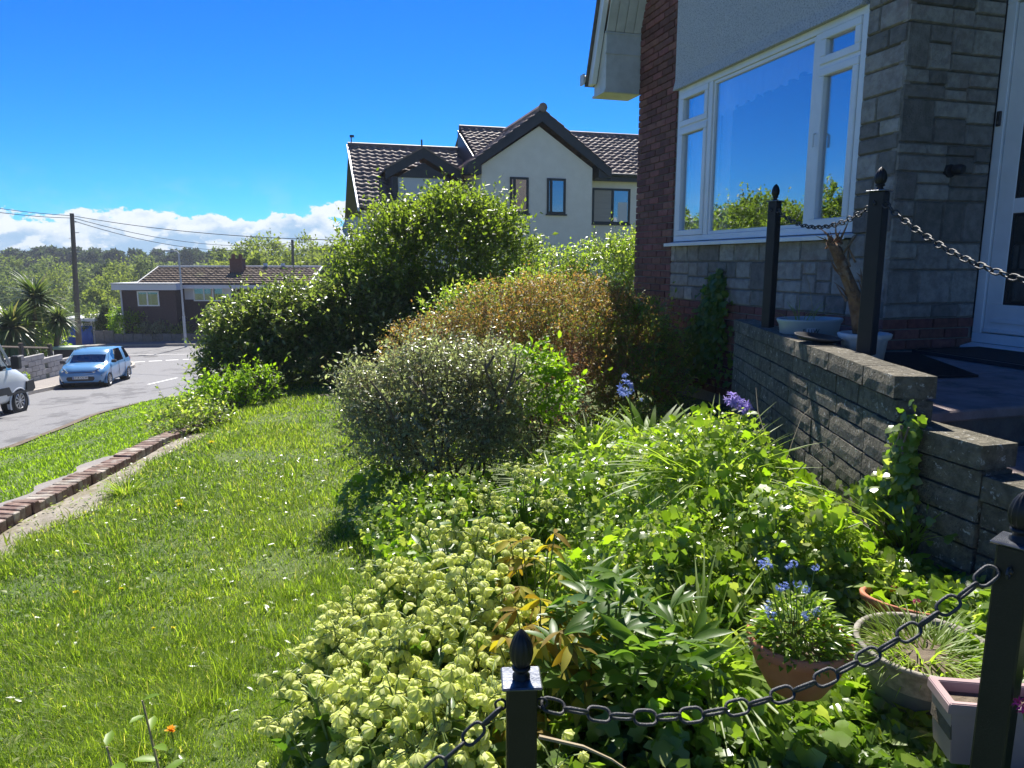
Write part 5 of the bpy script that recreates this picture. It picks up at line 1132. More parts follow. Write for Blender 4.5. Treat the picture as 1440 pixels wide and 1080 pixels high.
def hellebore(label, cx, cy, rad, nst, nfl, top, seed, big=True):
    r = np.random.default_rng(seed); z0 = G(cx, cy); t = T('hellebore', label, 'hellebore', (cx, cy, z0), group='pale green hellebores along the lawn edge'); pos = []; st = MB(); lp, lf, lu, lsz = [], [], [], []
    for i in range(nst):
        a = r.uniform(0, 2*math.pi); q = rad*math.sqrt(r.random()); hx, hy = q*math.cos(a), q*math.sin(a); hz = top*(1-.45*(q/rad)**2)*(.85+.25*r.random())
        hx *= 1.0; b0 = (hx*.35, hy*.35, 0); st.tube([b0, (hx*.7, hy*.7, hz*.6), (hx, hy, hz)], [.006, .005, .004], 4)
        for j in range(nfl):
            d = norm(r.normal(size=3)*np.array([1, 1, .6])+np.array([0, -.1, .15])); p = np.array([hx, hy, hz])+d*r.uniform(.03, .10); pos.append(p)
            st.tube([(hx, hy, hz-.01), tuple((np.array([hx, hy, hz])+p)/2+np.array([0, 0, .012])), tuple(p+np.array([0, 0, .004]))], [.0022, .0018, .0018], 3)
        for j in range(3):
            lp.append(np.array([hx, hy, hz-.06-.05*r.random()])); lf.append(norm(r.normal(size=3)+np.array([0, 0, .1]))); lu.append(norm(np.array([0, 0, 1])+r.normal(size=3)*.4)); lsz.append(.07+.05*r.random())
        for j in range(3):
            lp.append(np.array([hx*.8, hy*.8, hz*(.3+.4*r.random())])); lf.append(norm(r.normal(size=3)+np.array([0, 0, .1]))); lu.append(norm(np.array([0, 0, 1])+r.normal(size=3)*.4)); lsz.append(.12+.06*r.random())
    s_ = t.part('stems', st.mesh('stems', M['stem']), kind='stuff'); s_.location = (0, 0, 0)
    o = t.part('foliage', leafmesh('foliage', M['hell_leaf'], T_LANCE, np.array(lp), np.array(lf), np.array(lu), np.array(lsz)*1.2, np.array(lsz)*1.3), kind='stuff'); o.location = (0, 0, 0)
    for p in pos:
        o = bpy.data.objects.new('flower', random.choice(bell_vars)); COL.objects.link(o); o.parent = t.o; o.location = tuple(p); k = r.uniform(1.15, 1.95)*(1 if big else .75); o.scale = (k, k, k)
        o.rotation_euler = (r.normal()*.5, r.normal()*.5, r.uniform(0, 6.3))
for lab, cx, cy, rd, ns_, nf_, tp_h, sd_n in [
  ('hellebore clump at the foot of the lowest post, full of pale green cups', -.16, 1.62, .30, 33, 9, .50, 71),
  ('hellebore clump bulging furthest onto the lawn, nearest the camera', -.42, 1.80, .30, 33, 9, .44, 72),
  ('hellebore clump spilling over the grass above the lawn weeds', -.52, 2.2, .28, 33, 9, .40, 76),
  ('pale green hellebore clump in the thick of the row', -.28, 2.12, .32, 33, 9, .50, 73),
  ('hellebore clump beside the yellowing leaves', -.12, 2.38, .2, 24, 9, .50, 78),
  ('hellebore clump on the lawn side halfway up the row', -.40, 2.62, .30, 33, 9, .44, 77),
  ('tall hellebore clump at the far end of the row under the grey shrub', -.20, 3.0, .30, 32, 9, .52, 74),
  ('smaller hellebore clump among the bed plants right of the row', .06, 3.6, .22, 16, 8, .50, 75)]: hellebore(lab, cx, cy, rd, ns_, nf_, tp_h, sd_n, sd_n != 75)
# yellowing palmate leaves
def palmate(name, label, cx, cy, n, ht, seed, mt, group=None, size=.16, rad=.18, cat='plant', fol=5):
    r = np.random.default_rng(seed); z0 = G(cx, cy); t = T(name, label, cat, (cx, cy, z0), group=group)
    for i in range(n):
        a = r.uniform(0, 6.3); q = rad*math.sqrt(r.random()); hx, hy, hz = q*math.cos(a), q*math.sin(a), ht*(.6+.45*r.random())
        mb = MB().tube([(hx*.2, hy*.2, 0), (hx*.7, hy*.7, hz*.7), (hx, hy, hz)], [.004, .0035, .003], 4); o = t.part('stem', mb.mesh('stem', M['stem'])); o.location = (0, 0, 0)
        k = fol+r.integers(0, 2); aa = a+np.linspace(-1.5, 1.5, k)+r.normal(size=k)*.1; fw = np.stack([np.cos(aa), np.sin(aa), -.35+.25*r.normal(size=k)], 1); up = norm(np.array([0, 0, 1])+r.normal(size=(k, 3))*.35)
        s = size*(.7+.5*r.random(k)); o = t.part('leaf', leafmesh('leaf', mt, T_LANCE, np.tile([[hx, hy, hz]], (k, 1)), fw, up, s, s*1.15, np.clip(r.random()+r.normal(size=k)*.15, 0, 1))); o.location = (0, 0, 0)
palmate('hellebore_leaves', 'yellow and brown dying leaves between the hellebores and the glossy peony', .09, 2.05, 30, .46, 81, M['yellow'], size=.085)
palmate('hellebore_leaves', 'yellowing leaf cluster just behind the front post', .02, 1.85, 9, .30, 82, M['yellow'], rad=.12, size=.09)
palmate('hellebore_leaves', 'golden brown fingered leaves at the top of the yellowing patch', .10, 2.55, 14, .48, 83, M['yellow'], rad=.16, size=.085)
# peony
def peony(label, cx, cy, n, ht, seed, rad=.28):
    r = np.random.default_rng(seed); z0 = G(cx, cy); t = T('peony', label, 'plant', (cx, cy, z0))
    for i in range(n):
        a = 2*math.pi*i/n*2.4+r.normal()*.3; q = rad*math.sqrt((i+.5)/n); hx, hy, hz = q*math.cos(a), q*math.sin(a), ht*(.8+.3*r.random())*(1-.25*(q/rad)**2)
        o = t.part('stem', MB().tube([(hx*.3, hy*.3, 0), (hx*.7, hy*.7, hz*.5), (hx, hy, hz)], [.007, .006, .004], 5).mesh('stem', M['stem'])); o.location = (0, 0, 0)
        for j in range(7):
            tt = .4+.62*j/6; c = np.array([hx*(.3+.7*tt), hy*(.3+.7*tt), hz*tt]); aa = r.uniform(0, 6.3)
            k = 3 if j < 6 else 4; ang_ = aa+np.linspace(-.6, .6, k); el = (.15+.5*tt)+r.normal()*.15; fw = np.stack([np.cos(ang_), np.sin(ang_), np.full(k, el)], 1); c2 = c+norm(fw[k//2])*.03
            s = .125*(.6+.5*r.random(k)); o = t.part('leaf', leafmesh('leaf', M['peony'], T_LANCE, np.tile([c2], (k, 1)), fw, norm(np.array([0, 0, 1])+r.normal(size=(k, 3))*.4), s, s*1.0)); o.location = (0, 0, 0)
peony('glossy dark green peony with lance shaped leaves behind the front post', .30, 2.08, 20, .48, 91)
# arching strap leaves
def tuft(name, label, cx, cy, n, ln, mt, seed, rad=.06, lean=(0, 0), wdt=1.0, cat='plant', el=(.5, 1.4), as_parts=False, zoff=0, tpl=None, group=None):
    r = np.random.default_rng(seed); z0 = G(cx, cy)+zoff; t = T(name, label, cat, (cx, cy, z0), group=group); a = r.uniform(0, 6.3, n); q = rad*np.sqrt(r.random(n)); p = np.stack([q*np.cos(a), q*np.sin(a), 0*q], 1); e_ = r.uniform(el[0], el[1], n); a2 = a+r.normal(size=n)*.4
    fw = np.stack([np.cos(a2)*np.cos(e_)+lean[0], np.sin(a2)*np.cos(e_)+lean[1], np.sin(e_)], 1); up = np.stack([-fw[:, 0]*.9, -fw[:, 1]*.9, .6+0*a], 1)+r.normal(size=(n, 3))*.15
    up = np.stack([-np.cos(a2)*.2, -np.sin(a2)*.2, 1+0*a], 1)
    s = ln*(.6+.5*r.random(n))
    tp_ = tpl or T_STRAP
    if as_parts:
        for i in range(n): o = t.part('leaf', leafmesh('leaf', mt, tp_, p[i:i+1], fw[i:i+1], up[i:i+1], s[i:i+1], s[i:i+1]*wdt)); o.location = (0, 0, 0)
    else: o = t.part('leaves', leafmesh('leaves', mt, tp_, p, fw, up, s, s*wdt), kind='stuff'); o.location = (0, 0, 0)
    return t
tuft('bluebell_leaves', 'big fountain of arching grassy leaves on the ivy mound', .95, 3.25, 170, .40, M['olive'], 101, .14, (-.25, -.25), .6, zoff=.28)
tuft('bluebell_leaves', 'arching grassy leaves left of the terracotta bowl', .62, 2.15, 60, .38, M['olive'], 102, .08, (-.3, -.15), .6, zoff=.08)
tuft('bluebell_leaves', 'thin grassy leaves beside the blue star flower', .55, 4.9, 70, .36, M['olive'], 103, .07, (-.2, -.2), .9, zoff=.2)
tuft('bluebell_leaves', 'grassy leaves near the middle of the bed with blue dots', .25, 4.3, 90, .32, M['olive'], 104, .1, (-.3, -.3), .8, zoff=.15)
tuft('grass_tuft', 'tall thin grass growing at the foot of the block wall', 1.62, 2.75, 70, .3, M['olive'], 105, .06, (0, 0), .6, el=(1.0, 1.5), zoff=.02)
tuft('lily_leaves', 'bright upright lily leaves in front of the house wall', 1.02, 5.15, 46, .38, M['lime'], 106, .17, (0, -.1), 2.6, el=(.5, 1.3), as_parts=True, zoff=.08)
tuft('lily_leaves', 'flopping bright green leaves left of the purple flower spike', 1.22, 4.95, 20, .30, M['lime'], 107, .12, (0, -.1), 2.9, el=(.1, .8), as_parts=True, zoff=.12)
tuft('broad_leaves', 'broad ribbed green leaf rosette at the wall foot above the trough', 1.48, 2.42, 9, .2, M['lime'], 108, .04, (0, 0), 5, el=(.1, .8), as_parts=True, zoff=.03)
# flower spikes
def star_flowers(t, c, n, rad, sz, mt, seed, squash=(1, 1, 1), tpl=None):
    r = np.random.default_rng(seed); d = rdir(n) if False else norm(r.normal(size=(n, 3))); c = np.array(c); P_, Fw, U, S = [], [], [], []
    for i in range(n):
        p = c+d[i]*rad*np.array(squash)*(.7+.4*r.random()); 
        for k in range(6):
            a = k*math.pi/3; x = norm(np.cross(d[i], [0.3, .2, 1])); y = np.cross(d[i], x); P_.append(p); Fw.append(x*math.cos(a)+y*math.sin(a)+d[i]*.45); U.append(d[i]); S.append(sz*(.8+.4*r.random()))
    o = t.part('petals', leafmesh('petals', mt, T_SIMPLE, np.array(P_), np.array(Fw), np.array(U), np.array(S), np.array(S)*.55), kind='stuff'); o.location = (0, 0, 0)
cp = P(1040, 568, 4.55); ct = T('camassia', 'violet flower spike leaning against the block wall', 'flower', (cp[0]+.05, cp[1], G(cp[0], cp[1])))
rel = cp-np.array(ct.o.location)
for k, (dx, dz) in enumerate([(-.06, .035), (-.03, .02), (0, 0), (.03, -.015), (.055, -.035)]): star_flowers(ct, rel+np.array([dx, 0, dz]), 7, .028, .038, M['violet_fl'], 110+k, (1, 1, 1))
o = ct.part('stem', MB().tube([(0, 0, 0), (.06, -.02, rel[2]*.6), tuple(rel+np.array([.06, 0, -.05])), tuple(rel+np.array([-.07, 0, .04]))], [.006, .005, .005, .003], 5).mesh('stem', M['stem'])); o.location = (0, 0, 0)
ap = P(880, 546, 4.9); at_ = T('star_flower', 'round head of blue starry flowers on a tall stem', 'flower', (ap[0]+.02, ap[1], G(ap[0], ap[1]))); rel = ap-np.array(at_.o.location)
star_flowers(at_, rel, 15, .045, .042, M['blue_fl'], 120)
star_flowers(at_, rel+np.array([0, 0, .08]), 5, .02, .02, M['blue_fl'], 121)
o = at_.part('stem', MB().tube([(.04, 0, 0), (.05, 0, rel[2]*.5), tuple(rel+np.array([0, 0, .08]))], [.006, .005, .003], 5).mesh('stem', M['stem'])); o.location = (0, 0, 0)
# long dry grass stalks against the wall
def stalk(pts, r0, label, mt='stem_red'):
    m = MB().tube(pts, [r0*(1-.6*i/(len(pts)-1)) for i in range(len(pts))], 4).mesh('grass_stalk', M[mt]); o = bpy.data.objects.new('grass_stalk', m); COL.objects.link(o); tag(o, label, 'grass stalk')
stalk([tuple(P(1108, 720, 3.1)), tuple(P(1085, 640, 3.3)), tuple(P(1066, 580, 3.5)), tuple(P(1063, 545, 3.6))], .004, 'tall pale stalk just right of the violet flower spike')
stalk([tuple(P(1100, 665, 3.2)), tuple(P(1115, 620, 3.25)), tuple(P(1128, 585, 3.3)), tuple(P(1140, 574, 3.3))], .003, 'curved dry grass stalk with a pale tip on the block wall')
stalk([tuple(P(1120, 665, 3.1)), tuple(P(1138, 645, 3.1)), tuple(P(1156, 632, 3.1))], .003, 'short dry stalk low against the block wall')
stalk([tuple(P(758, 1036, 1.5)), tuple(P(820, 1050, 1.5)), tuple(P(860, 1068, 1.5)), tuple(P(900, 1095, 1.5))], .005, 'pale dry stick lying beside the front post')
stalk([tuple(P(960, 965, 1.9)), tuple(P(1010, 930, 1.9)), tuple(P(1045, 912, 1.85))], .002, 'thin arching green stalk beside the terracotta bowl', 'stem')
stalk([tuple(P(1185, 745, 2.6)), tuple(P(1210, 735, 2.6)), tuple(P(1225, 745, 2.55))], .003, 'thin curled stalk in the shade of the block wall', 'stem')
# blue dots among the ground cover
for i, (u, v, Y) in enumerate([(862,624,4.3),(874,616,4.35),(866,650,4.0),(890,668,3.8),(866,680,3.7),(915,658,3.9),(926,658,3.9),(888,680,3.7),(885,690,3.6),(902,562,5.2)]):
    c = P(u, v, Y); t = T('forget_me_not', ['upper tiny blue flower of the pair just left of the blue star flower stem', 'tiny blue flower just below the blue star flower stem', 'lone tiny blue flower on the ground cover under the star flower', 'tiny blue flower in the dark gap right of the thin grassy leaves', 'lower left tiny blue flower beside the thin grassy leaves', 'left one of the two side by side tiny blue flowers mid bed', 'right one of the two side by side tiny blue flowers mid bed', 'upper of the two tiny blue flowers in the shaded gap', 'lowest tiny blue flower in the shaded gap mid bed', 'tiny blue flower right of the round blue star head'][i], 'flower', (c[0], c[1], G(c[0], c[1])), group='tiny blue flowers in the ground cover'); rel = c-np.array(t.o.location)
    star_flowers(t, rel, 6, .008, .011, M['blue_fl'], 130+i); o = t.part('stem', MB().tube([(0, 0, 0), tuple(rel)], .0015, 3).mesh('stem', M['stem'])); o.location = (0, 0, 0)

# ------------------------------------------------------------------ pots
def bowl(name, label, c, rx, ry, h, mt, prof, cat='flower pot', rz=0, inner='soil', fill=.72, mt_low=None, rim=None):
    t = T(name, label, cat, tuple(c), rz=rz)
    n = 40
    if mt_low:
        zb = prof[2][1]; mb = MB(); mb.lathe([(r_*rx, z*h) for r_, z in prof[:3]], n, sy=ry/rx); t.part('base', mb.mesh('base', mt_low, smooth=True))
        mb = MB(); mb.lathe([(r_*rx, z*h) for r_, z in prof[2:]], n, sy=ry/rx); t.part('bowl', mb.mesh('bowl', mt, smooth=True))
    else: mb = MB(); mb.lathe([(r_*rx, z*h) for r_, z in prof], n, sy=ry/rx); t.part('bowl', mb.mesh('bowl', mt, smooth=True))
    mb = MB(); mb.lathe([(.0001, h*fill+.01), (rx*.5, h*fill+.006), (rx*.88, h*fill)], n, sy=ry/rx); t.part('soil', mb.mesh('soil', M['soil'], smooth=True))
    return t
tc_ = P(1124, 893, 1.86); th_ = .155
terr = bowl('terracotta_bowl', 'round terracotta bowl of forget me nots sunk in the ivy', (tc_[0], tc_[1], tc_[2]-th_), .142, .142, th_, M['terracotta'], [(.45,0),(.55,.0),(.78,.38),(.80,.40),(.93,.74),(.99,.78),(1.0,.97),(.97,1.0),(.92,.98),(.89,.7)])
fm = T('forget_me_nots', 'clump of blue forget me nots growing in the terracotta bowl', 'flowers', (tc_[0], tc_[1], tc_[2]-.03))
r = np.random.default_rng(140); n = 900; a = r.uniform(0, 6.3, n); q = .125*np.sqrt(r.random(n)); p = np.stack([q*np.cos(a), q*np.sin(a), .16*r.random(n)*(1-.8*(q/.125)**2)], 1)
fw = norm(p*np.array([2, 2, .5])+r.normal(size=(n, 3))*.06+np.array([0, 0, .02])); o = fm.part('foliage', leafmesh('foliage', M['ivy'], T_OVAL, p, fw, norm(np.array([0, 0, 1])+r.normal(size=(n, 3))*.4), .02+.025*r.random(n), .018+.012*r.random(n)), kind='stuff'); o.location = (0, 0, 0)
mb = MB()
for i, (u, v) in enumerate([(1070,793),(1080,797),(1110,795),(1146,797),(1121,820),(1096,826),(1104,824),(1133,829),(1080,849),(1081,858),(1086,866),(1148,862),(1133,866),(1101,880),(1078,790),(1116,793),(1150,858)]):
    c = P(u, v, tc_[1]+r.uniform(-.09, .05))-np.array(fm.o.location); b0 = c*np.array([.3, .3, 0]); mb.tube([tuple(b0), tuple(b0*.4+c*np.array([.6, .6, .55])), tuple(c)], [.002, .0018, .0013], 3); star_flowers(fm, c, 7, .009, .008, M['blue_fl'], 150+i)
o = fm.part('stems', mb.mesh('stems', M['stem']), kind='stuff'); o.location = (0, 0, 0)
gcn = P(1302, 905, 1.97); gh = .2
gb_ = bowl('stone_bowl', 'wide grey stone rimmed bowl holding pale grassy plants, left of the corner post', (gcn[0], gcn[1], gcn[2]-gh), .195, .195, gh, M['bowl_grey'], [(.42,0),(.66,.1),(.86,.55),(.9,.6),(.97,.93),(1.01,.95),(1.01,1.0),(.94,1.0),(.90,.85)], mt_low=M['bowl_low'], fill=.8)
gt = tuft('potted_grass', 'pale grassy bulb leaves growing in the grey bowl', gcn[0]+.02, gcn[1], 280, .15, M['olive'], 160, .13, (.0, -.1), .7, el=(.2, 1.3)); gt.o.location = (gcn[0], gcn[1], gcn[2]-.04)
tl = P(1290, 848, 2.32)
def trough(name, label, c, l, d, h, rz, mt, fill=.03, taper=.85):
    t = T(name, label, 'planter', tuple(c), rz=rz); mb = MB(); k = .016
    o = [(-l/2, -d/2), (l/2, -d/2), (l/2, d/2), (-l/2, d/2)]; i_ = [(-l/2+k, -d/2+k), (l/2-k, -d/2+k), (l/2-k, d/2-k), (-l/2+k, d/2-k)]; b_ = [(x*taper, y*taper) for x, y in o]
    R2 = [[(x, y, 0) for x, y in b_], [(x*.96, y*.96, h-.03) for x, y in o], [(x*1.03, y*1.03, h-.03) for x, y in o], [(x*1.03, y*1.03, h-.004) for x, y in o], [(x, y, h) for x, y in o], [(x, y, h-.002) for x, y in i_], [(x*.95, y*.95, h*.5) for x, y in i_]]
    vs = [p for q in R2 for p in q]; fs = [(4*j+m_, 4*j+(m_+1) % 4, 4*j+4+(m_+1) % 4, 4*j+4+m_) for j in range(len(R2)-1) for m_ in range(4)]+[(0, 3, 2, 1)]
    mb.add(vs, fs); t.part('body', mb.mesh('body', mt, bevel=.006, seg=2)); mb = MB(); mb.box(-l/2*.93, l/2*.93, -d/2*.9, d/2*.9, h*.4, h-fill); t.part('soil', mb.mesh('soil', M['soil'])); return t
bowl('terracotta_trough', 'oval terracotta planter just behind the grey stone bowl', (tl[0], tl[1], tl[2]-.13), .18, .095, .14, M['terracotta'], [(.6,0),(.75,.0),(.92,.8),(1,.82),(1.02,.98),(.98,1),(.93,.99),(.88,.7)], 'planter', rz=R(-30), fill=.6)
tuft('seedlings', 'thin green shoots growing in the long terracotta trough', tl[0]-.06, tl[1]+.04, 14, .11, M['olive'], 165, .05, (0, 0), 2, el=(1.0, 1.5)).o.location = (tl[0]-.04, tl[1]+.03, tl[2]-.06)
star_t = T('geranium_bud', 'small magenta bud over the terracotta trough', 'flower', tuple(P(1289, 846, 2.1)))
star_flowers(star_t, (0, 0, 0), 5, .006, .01, M['pink_fl'], 170); o = star_t.part('stem', MB().tube([(.01, 0, -.08), (0, 0, 0)], .002, 4).mesh('stem', M['stem'])); o.location = (0, 0, 0)
pk = P(1400, 975, 1.625)
trough('pink_trough', 'dusty pink plastic trough in front of the corner post', (pk[0], pk[1], pk[2]-.17), .26, .12, .17, R(-8), M['pink_pot'])
rp = P(1460, 790, 1.75)
bowl('red_pot', 'dark red pot at the right edge behind the corner post', (rp[0]+.02, rp[1], rp[2]-.2), .1, .1, .2, M['terracotta'], [(.6,0),(.7,.05),(.9,.8),(1,.82),(1,1),(.93,1),(.9,.8)])
mg = T('magenta_flower', 'magenta flower beside the corner post at the right edge', 'flower', tuple(P(1438, 992, 1.4)))
star_flowers(mg, (0, 0, 0), 8, .012, .014, M['pink_fl'], 171); o = mg.part('stem', MB().tube([(.03, 0, -.12), (0, 0, 0)], .002, 4).mesh('stem', M['stem'])); o.location = (0, 0, 0)
# tub, dead trunk in white pot on the landing
tb = P(1139, 447, 4.62); tub = T('oval_tub', 'pale grey oval plastic tub with a weathered printed sticker', 'plant tub', tuple(tb-np.array([0, 0, .175])), rz=R(20)); tub.o.scale = (1.14, 1.14, 1.14)
mb = MB(); prof = [(.155,0),(.165,.0),(.185,.12),(.196,.135),(.20,.145),(.198,.152),(.18,.150),(.17,.12)]; mb.lathe(prof, 40, sy=.72); tub.part('body', mb.mesh('body', M['grey_pot'], smooth=True))
mb = MB(); mb.lathe([(.001, .118), (.172, .112)], 30, sy=.72); tub.part('soil', mb.mesh('soil', M['soil']))
def on_tub(ang, z, rr=.187): return (rr*math.cos(ang), rr*.72*math.sin(ang), z)
mb = MB(); n_ = 5; A_ = R(-128)
for i in range(n_):
    a0, a1 = A_+i*.055, A_+(i+1)*.055; mb.quad(on_tub(a0, .072, .183), on_tub(a1, .072, .183), on_tub(a1, .107, .188), on_tub(a0, .107, .188))
stk = tub.part('sticker', mb.mesh('sticker', M['white_panel']))
text(tub, 'F 11W', .032, on_tub(A_+.14, .09, .19), (math.pi/2, 0, A_+.14+math.pi/2+.1), M['black_plastic'], stk, .0004)
mb = MB(); mb.lathe([(.001, 0), (.1, .002), (.125, .018), (.13, .018), (.105, -.004), (.001, -.004)], 28); sc_ = T('saucer', 'black plastic saucer leaning on the wall in front of the grey tub', 'saucer', tuple(P(1150, 477, 4.02)), rz=0); sc_.part('dish', mb.mesh('dish', M['black_plastic'], smooth=True), None, (R(4), R(5), 0))
tuft('weeds', 'few thin weeds growing in the grey oval tub', tb[0], tb[1], 16, .17, M['olive'], 175, .1, (0, 0), .35, el=(.8, 1.5)).o.location = tuple(tb+np.array([-.05, 0, -.02]))
stalk([tuple(tb+np.array([.03, 0, -.02])), tuple(P(1138, 400, 4.6)), tuple(P(1128, 372, 4.6))], .0025, 'thin bare twig standing in the grey oval tub')
wp = P(1216, 468, 3.98); wpt = T('white_pot', 'white scalloped pot behind the wall corner post', 'flower pot', tuple(wp-np.array([0, 0, .18])), rz=0); wpt.o.scale = (1.17, 1.17, 1.17)
mb = MB(); mb.lathe([(.07, 0), (.085, 0), (.10, .12), (.113, .13), (.118, .15), (.11, .155), (.095, .14)], 48, rib=.035, nr=14); wpt.part('body', mb.mesh('body', M['white_pot'], smooth=True)); mb = MB(); mb.lathe([(.001, .13), (.1, .125)], 24); wpt.part('soil', mb.mesh('soil', M['soil']))
dt = T('dead_trunk', 'broken dead palm trunk leaning out of the white pot', 'tree stump', tuple(wp-np.array([0, 0, .03])))
pts = [P(1218, 470, 3.98), P(1209, 440, 3.98), P(1200, 412, 3.98), P(1187, 380, 4.0), P(1176, 352, 4.0), P(1167, 341, 4.02)]; pts = [tuple(p-np.array(dt.o.location)) for p in pts]
o = dt.part('trunk', MB().tube(pts, [.07, .05, .034, .03, .03, .02], 12).mesh('trunk', M['wood_dead'], smooth=True)); o.location = (0, 0, 0)
r = np.random.default_rng(180); mb = MB()
for i in range(46):
    k = r.integers(0, 5); c = np.array(pts[k])+r.normal(size=3)*.03; d = norm((np.array(pts[k+1])-np.array(pts[k]))+r.normal(size=3)*.03)*.11; mb.tube([tuple(c), tuple(c+d*.5+r.normal(size=3)*.008), tuple(c+d)], [.007, .005, .001], 4)
for i in range(7): c = np.array(pts[-1])+r.normal(size=3)*.015; mb.tube([tuple(c), tuple(c+np.array([r.normal()*.02+.015, 0, .05]))], [.008, .001], 4)
o = dt.part('bark_fibres', mb.mesh('bark_fibres', M['wood_dead']), kind='stuff'); o.location = (0, 0, 0)
tw = [P(1182, 362, 4.0), P(1190, 350, 3.95), P(1205, 330, 3.9)]; o = dt.part('twig', MB().tube([tuple(p-np.array(dt.o.location)) for p in tw], [.008, .006, .003], 5).mesh('twig', M['bark'])); o.location = (0, 0, 0)

# ------------------------------------------------------------------ lawn edge: brick-on-edge kerb, soil strip, grass
be = T('brick_edging', 'low edging of red bricks set on end between lawn and verge', 'brick edging', (-4.08, 6.5, -2.1))
ebm = chamfer_box(.2, .067, .10, .006, mat('edging_brick', (.14,.085,.066), (.23,.16,.13), 14, .95, .8, 60, (.36,.33,.28), 5, (.45,.65), rand=.25), 'brick')
y = 3.0; i = 0
while y < 8.55:
    z = G(-4.08, y)+.065+.018*math.sin(y*2.1)+(.025 if 5.3 < y < 5.75 else 0)-(.02 if 6.6 < y < 7.2 else 0); o = be.part('brick', ebm); o.location = (-4.08+4.08+random.uniform(-.008, .008), y-6.5, z+2.1); o.rotation_euler = (random.uniform(-.04, .04), random.uniform(-.05, .05), R(-4)+random.uniform(-.03, .03)); y += .077; i += 1
mb = MB(); mb.box(-.09, .08, -3.5, 2.0, -.1, .055); o = be.part('mortar', mb.mesh('mortar', M['riser'])); o.location = (0, 0, 0)
sheet('tar_strip', lambda s, t: (-4.2-(.22+.16*np.sin(t*9)**2*1.0)*s, 5.6+1.9*t), 6, 40, M['pave'], .075)
sheet('soil', lambda s, t: (-3.98+(.55+.12*np.sin(t*14)+.08*np.sin(t*37))*s*(1-.5*t), 2.4+6.1*t), 14, 90, M['drysoil'], .017)
sheet('lawn', lambda s, t: (-3.9+4.2*s, .4+12.4*t), 60, 140, M['earth'], .012)
sheet('verge', lambda s, t: (-10.75+6.5*s, -3+25*t), 60, 160, M['earth'], .012)
def grass(name, label, n, xr, yr, dens, ht, wd, mt, seed, cond=None, kind='stuff', lean=.6):
    r = np.random.default_rng(seed); u = r.random(n); e = 1-dens; Y = (yr[0]**e+(yr[1]**e-yr[0]**e)*u)**(1/e); X = r.uniform(*xr, n)
    if cond is not None: k = cond(X, Y, r); X, Y = X[k], Y[k]
    n = len(X); Z = gz(X, Y); cl = nz(np.stack([X, Y, 0*X], 1), 4.5, seed)+.7*nz(np.stack([X, Y, 0*X], 1), 13, seed+1)
    D = np.hypot(X, Y); s = ht*np.maximum(.55, 1+.6*cl)*(.55+.8*r.random(n)); w_ = wd*np.maximum(1, D/3.0)*(.7+.6*r.random(n)); la = r.uniform(0, 6.3, n); le = np.abs(r.normal(size=n))*lean+.1
    wx = .25*nz(np.stack([X, Y, 0*X], 1), 6, seed+2); fw = np.stack([np.sin(la)*le+wx, np.cos(la)*le-.1, 1+0*X], 1); up = np.stack([-np.sin(la)+.1, -np.cos(la)-.3, .4+0*X], 1)+r.normal(size=(n, 3))*.3
    rn = np.clip(.45+.26*nz(np.stack([X, Y, 0*X], 1), 2.5, seed+3)+.16*cl+.6*(r.random(n)-.5), 0, 1)
    m = leafmesh(name, mt, T_BLADE, np.stack([X, Y, Z], 1), fw, up, np.maximum(s, .015), w_, rn); o = bpy.data.objects.new(name, m); COL.objects.link(o); tag(o, label, 'grass', kind=kind); return o
def lawn_c(X, Y, r):
    tt_ = (Y-2.4)/6.1; ed_ = -3.98+(.55+.12*np.sin(tt_*14)+.08*np.sin(tt_*37))*(1-.5*tt_); strip_ = (X < ed_-.07*r.random(len(X))-.03) & (Y < 8.5); right = np.interp(Y, [1.2, 2, 3, 4, 5, 6, 8], [-.35, -.3, -.2, -.4, -.6, -.5, .2])
    return (~strip_ | (r.random(len(X)) < .05+.25*np.exp(-((X-ed_)/.12)**2))) & (X < right)
grass('lawn_grass', 'sunny uneven grass of the front lawn', 230000, (-3.95, .3), (1.75, 12.6), 1.6, .062, .0034, M['grass'], 201, lawn_c)
grass('verge_grass', 'smooth bright grass verge sloping to the road', 80000, (-10.75, -4.25), (4.2, 21), 1.5, .05, .0042, M['verge'], 202, lambda X, Y, r: ((X < -4.65) | (Y > 7.6) | (r.random(len(X)) < .3)) & (X/Y > -.78))
grass('lawn_grass', 'longer tussocks of grass scattered on the lawn', 60000, (-3.6, -.3), (1.8, 9), 1.5, .10, .0036, M['grass'], 203, lambda X, Y, r: lawn_c(X, Y, r) & (nz(np.stack([X, Y, 0*X], 1), 3.2, 77)+.6*nz(np.stack([X, Y, 0*X], 1), 8, 78) > .55))
r = np.random.default_rng(210); n = 1600; X = r.uniform(-3.9, -.4, n); Y = r.uniform(1.9, 7, n)*1.0; k = lawn_c(X, Y, r); X, Y = X[k], Y[k]
X = np.concatenate([X, r.uniform(-4, -3.4, 260)]); Y = np.concatenate([Y, r.uniform(3.5, 8.4, 260)]); n = len(X)
o = bpy.data.objects.new('clover', leafmesh('clover', M['hedge'], T_OVAL, np.stack([X, Y, gz(X, Y)+.03+.02*r.random(n)], 1), r.normal(size=(n, 3))*np.array([1, 1, .2]), np.array([0, 0, 1])+r.normal(size=(n, 3))*.25, .025+.025*r.random(n), .03+.02*r.random(n))); COL.objects.link(o); tag(o, 'low weeds and clover leaves scattered through the lawn', 'weeds', kind='stuff')
T_PET = TPL([(-.12,0,0),(.12,0,0),(.14,.9,.05),(0,1,.04),(-.14,.9,.05)], [(0,1,2),(0,2,3),(0,3,4)])
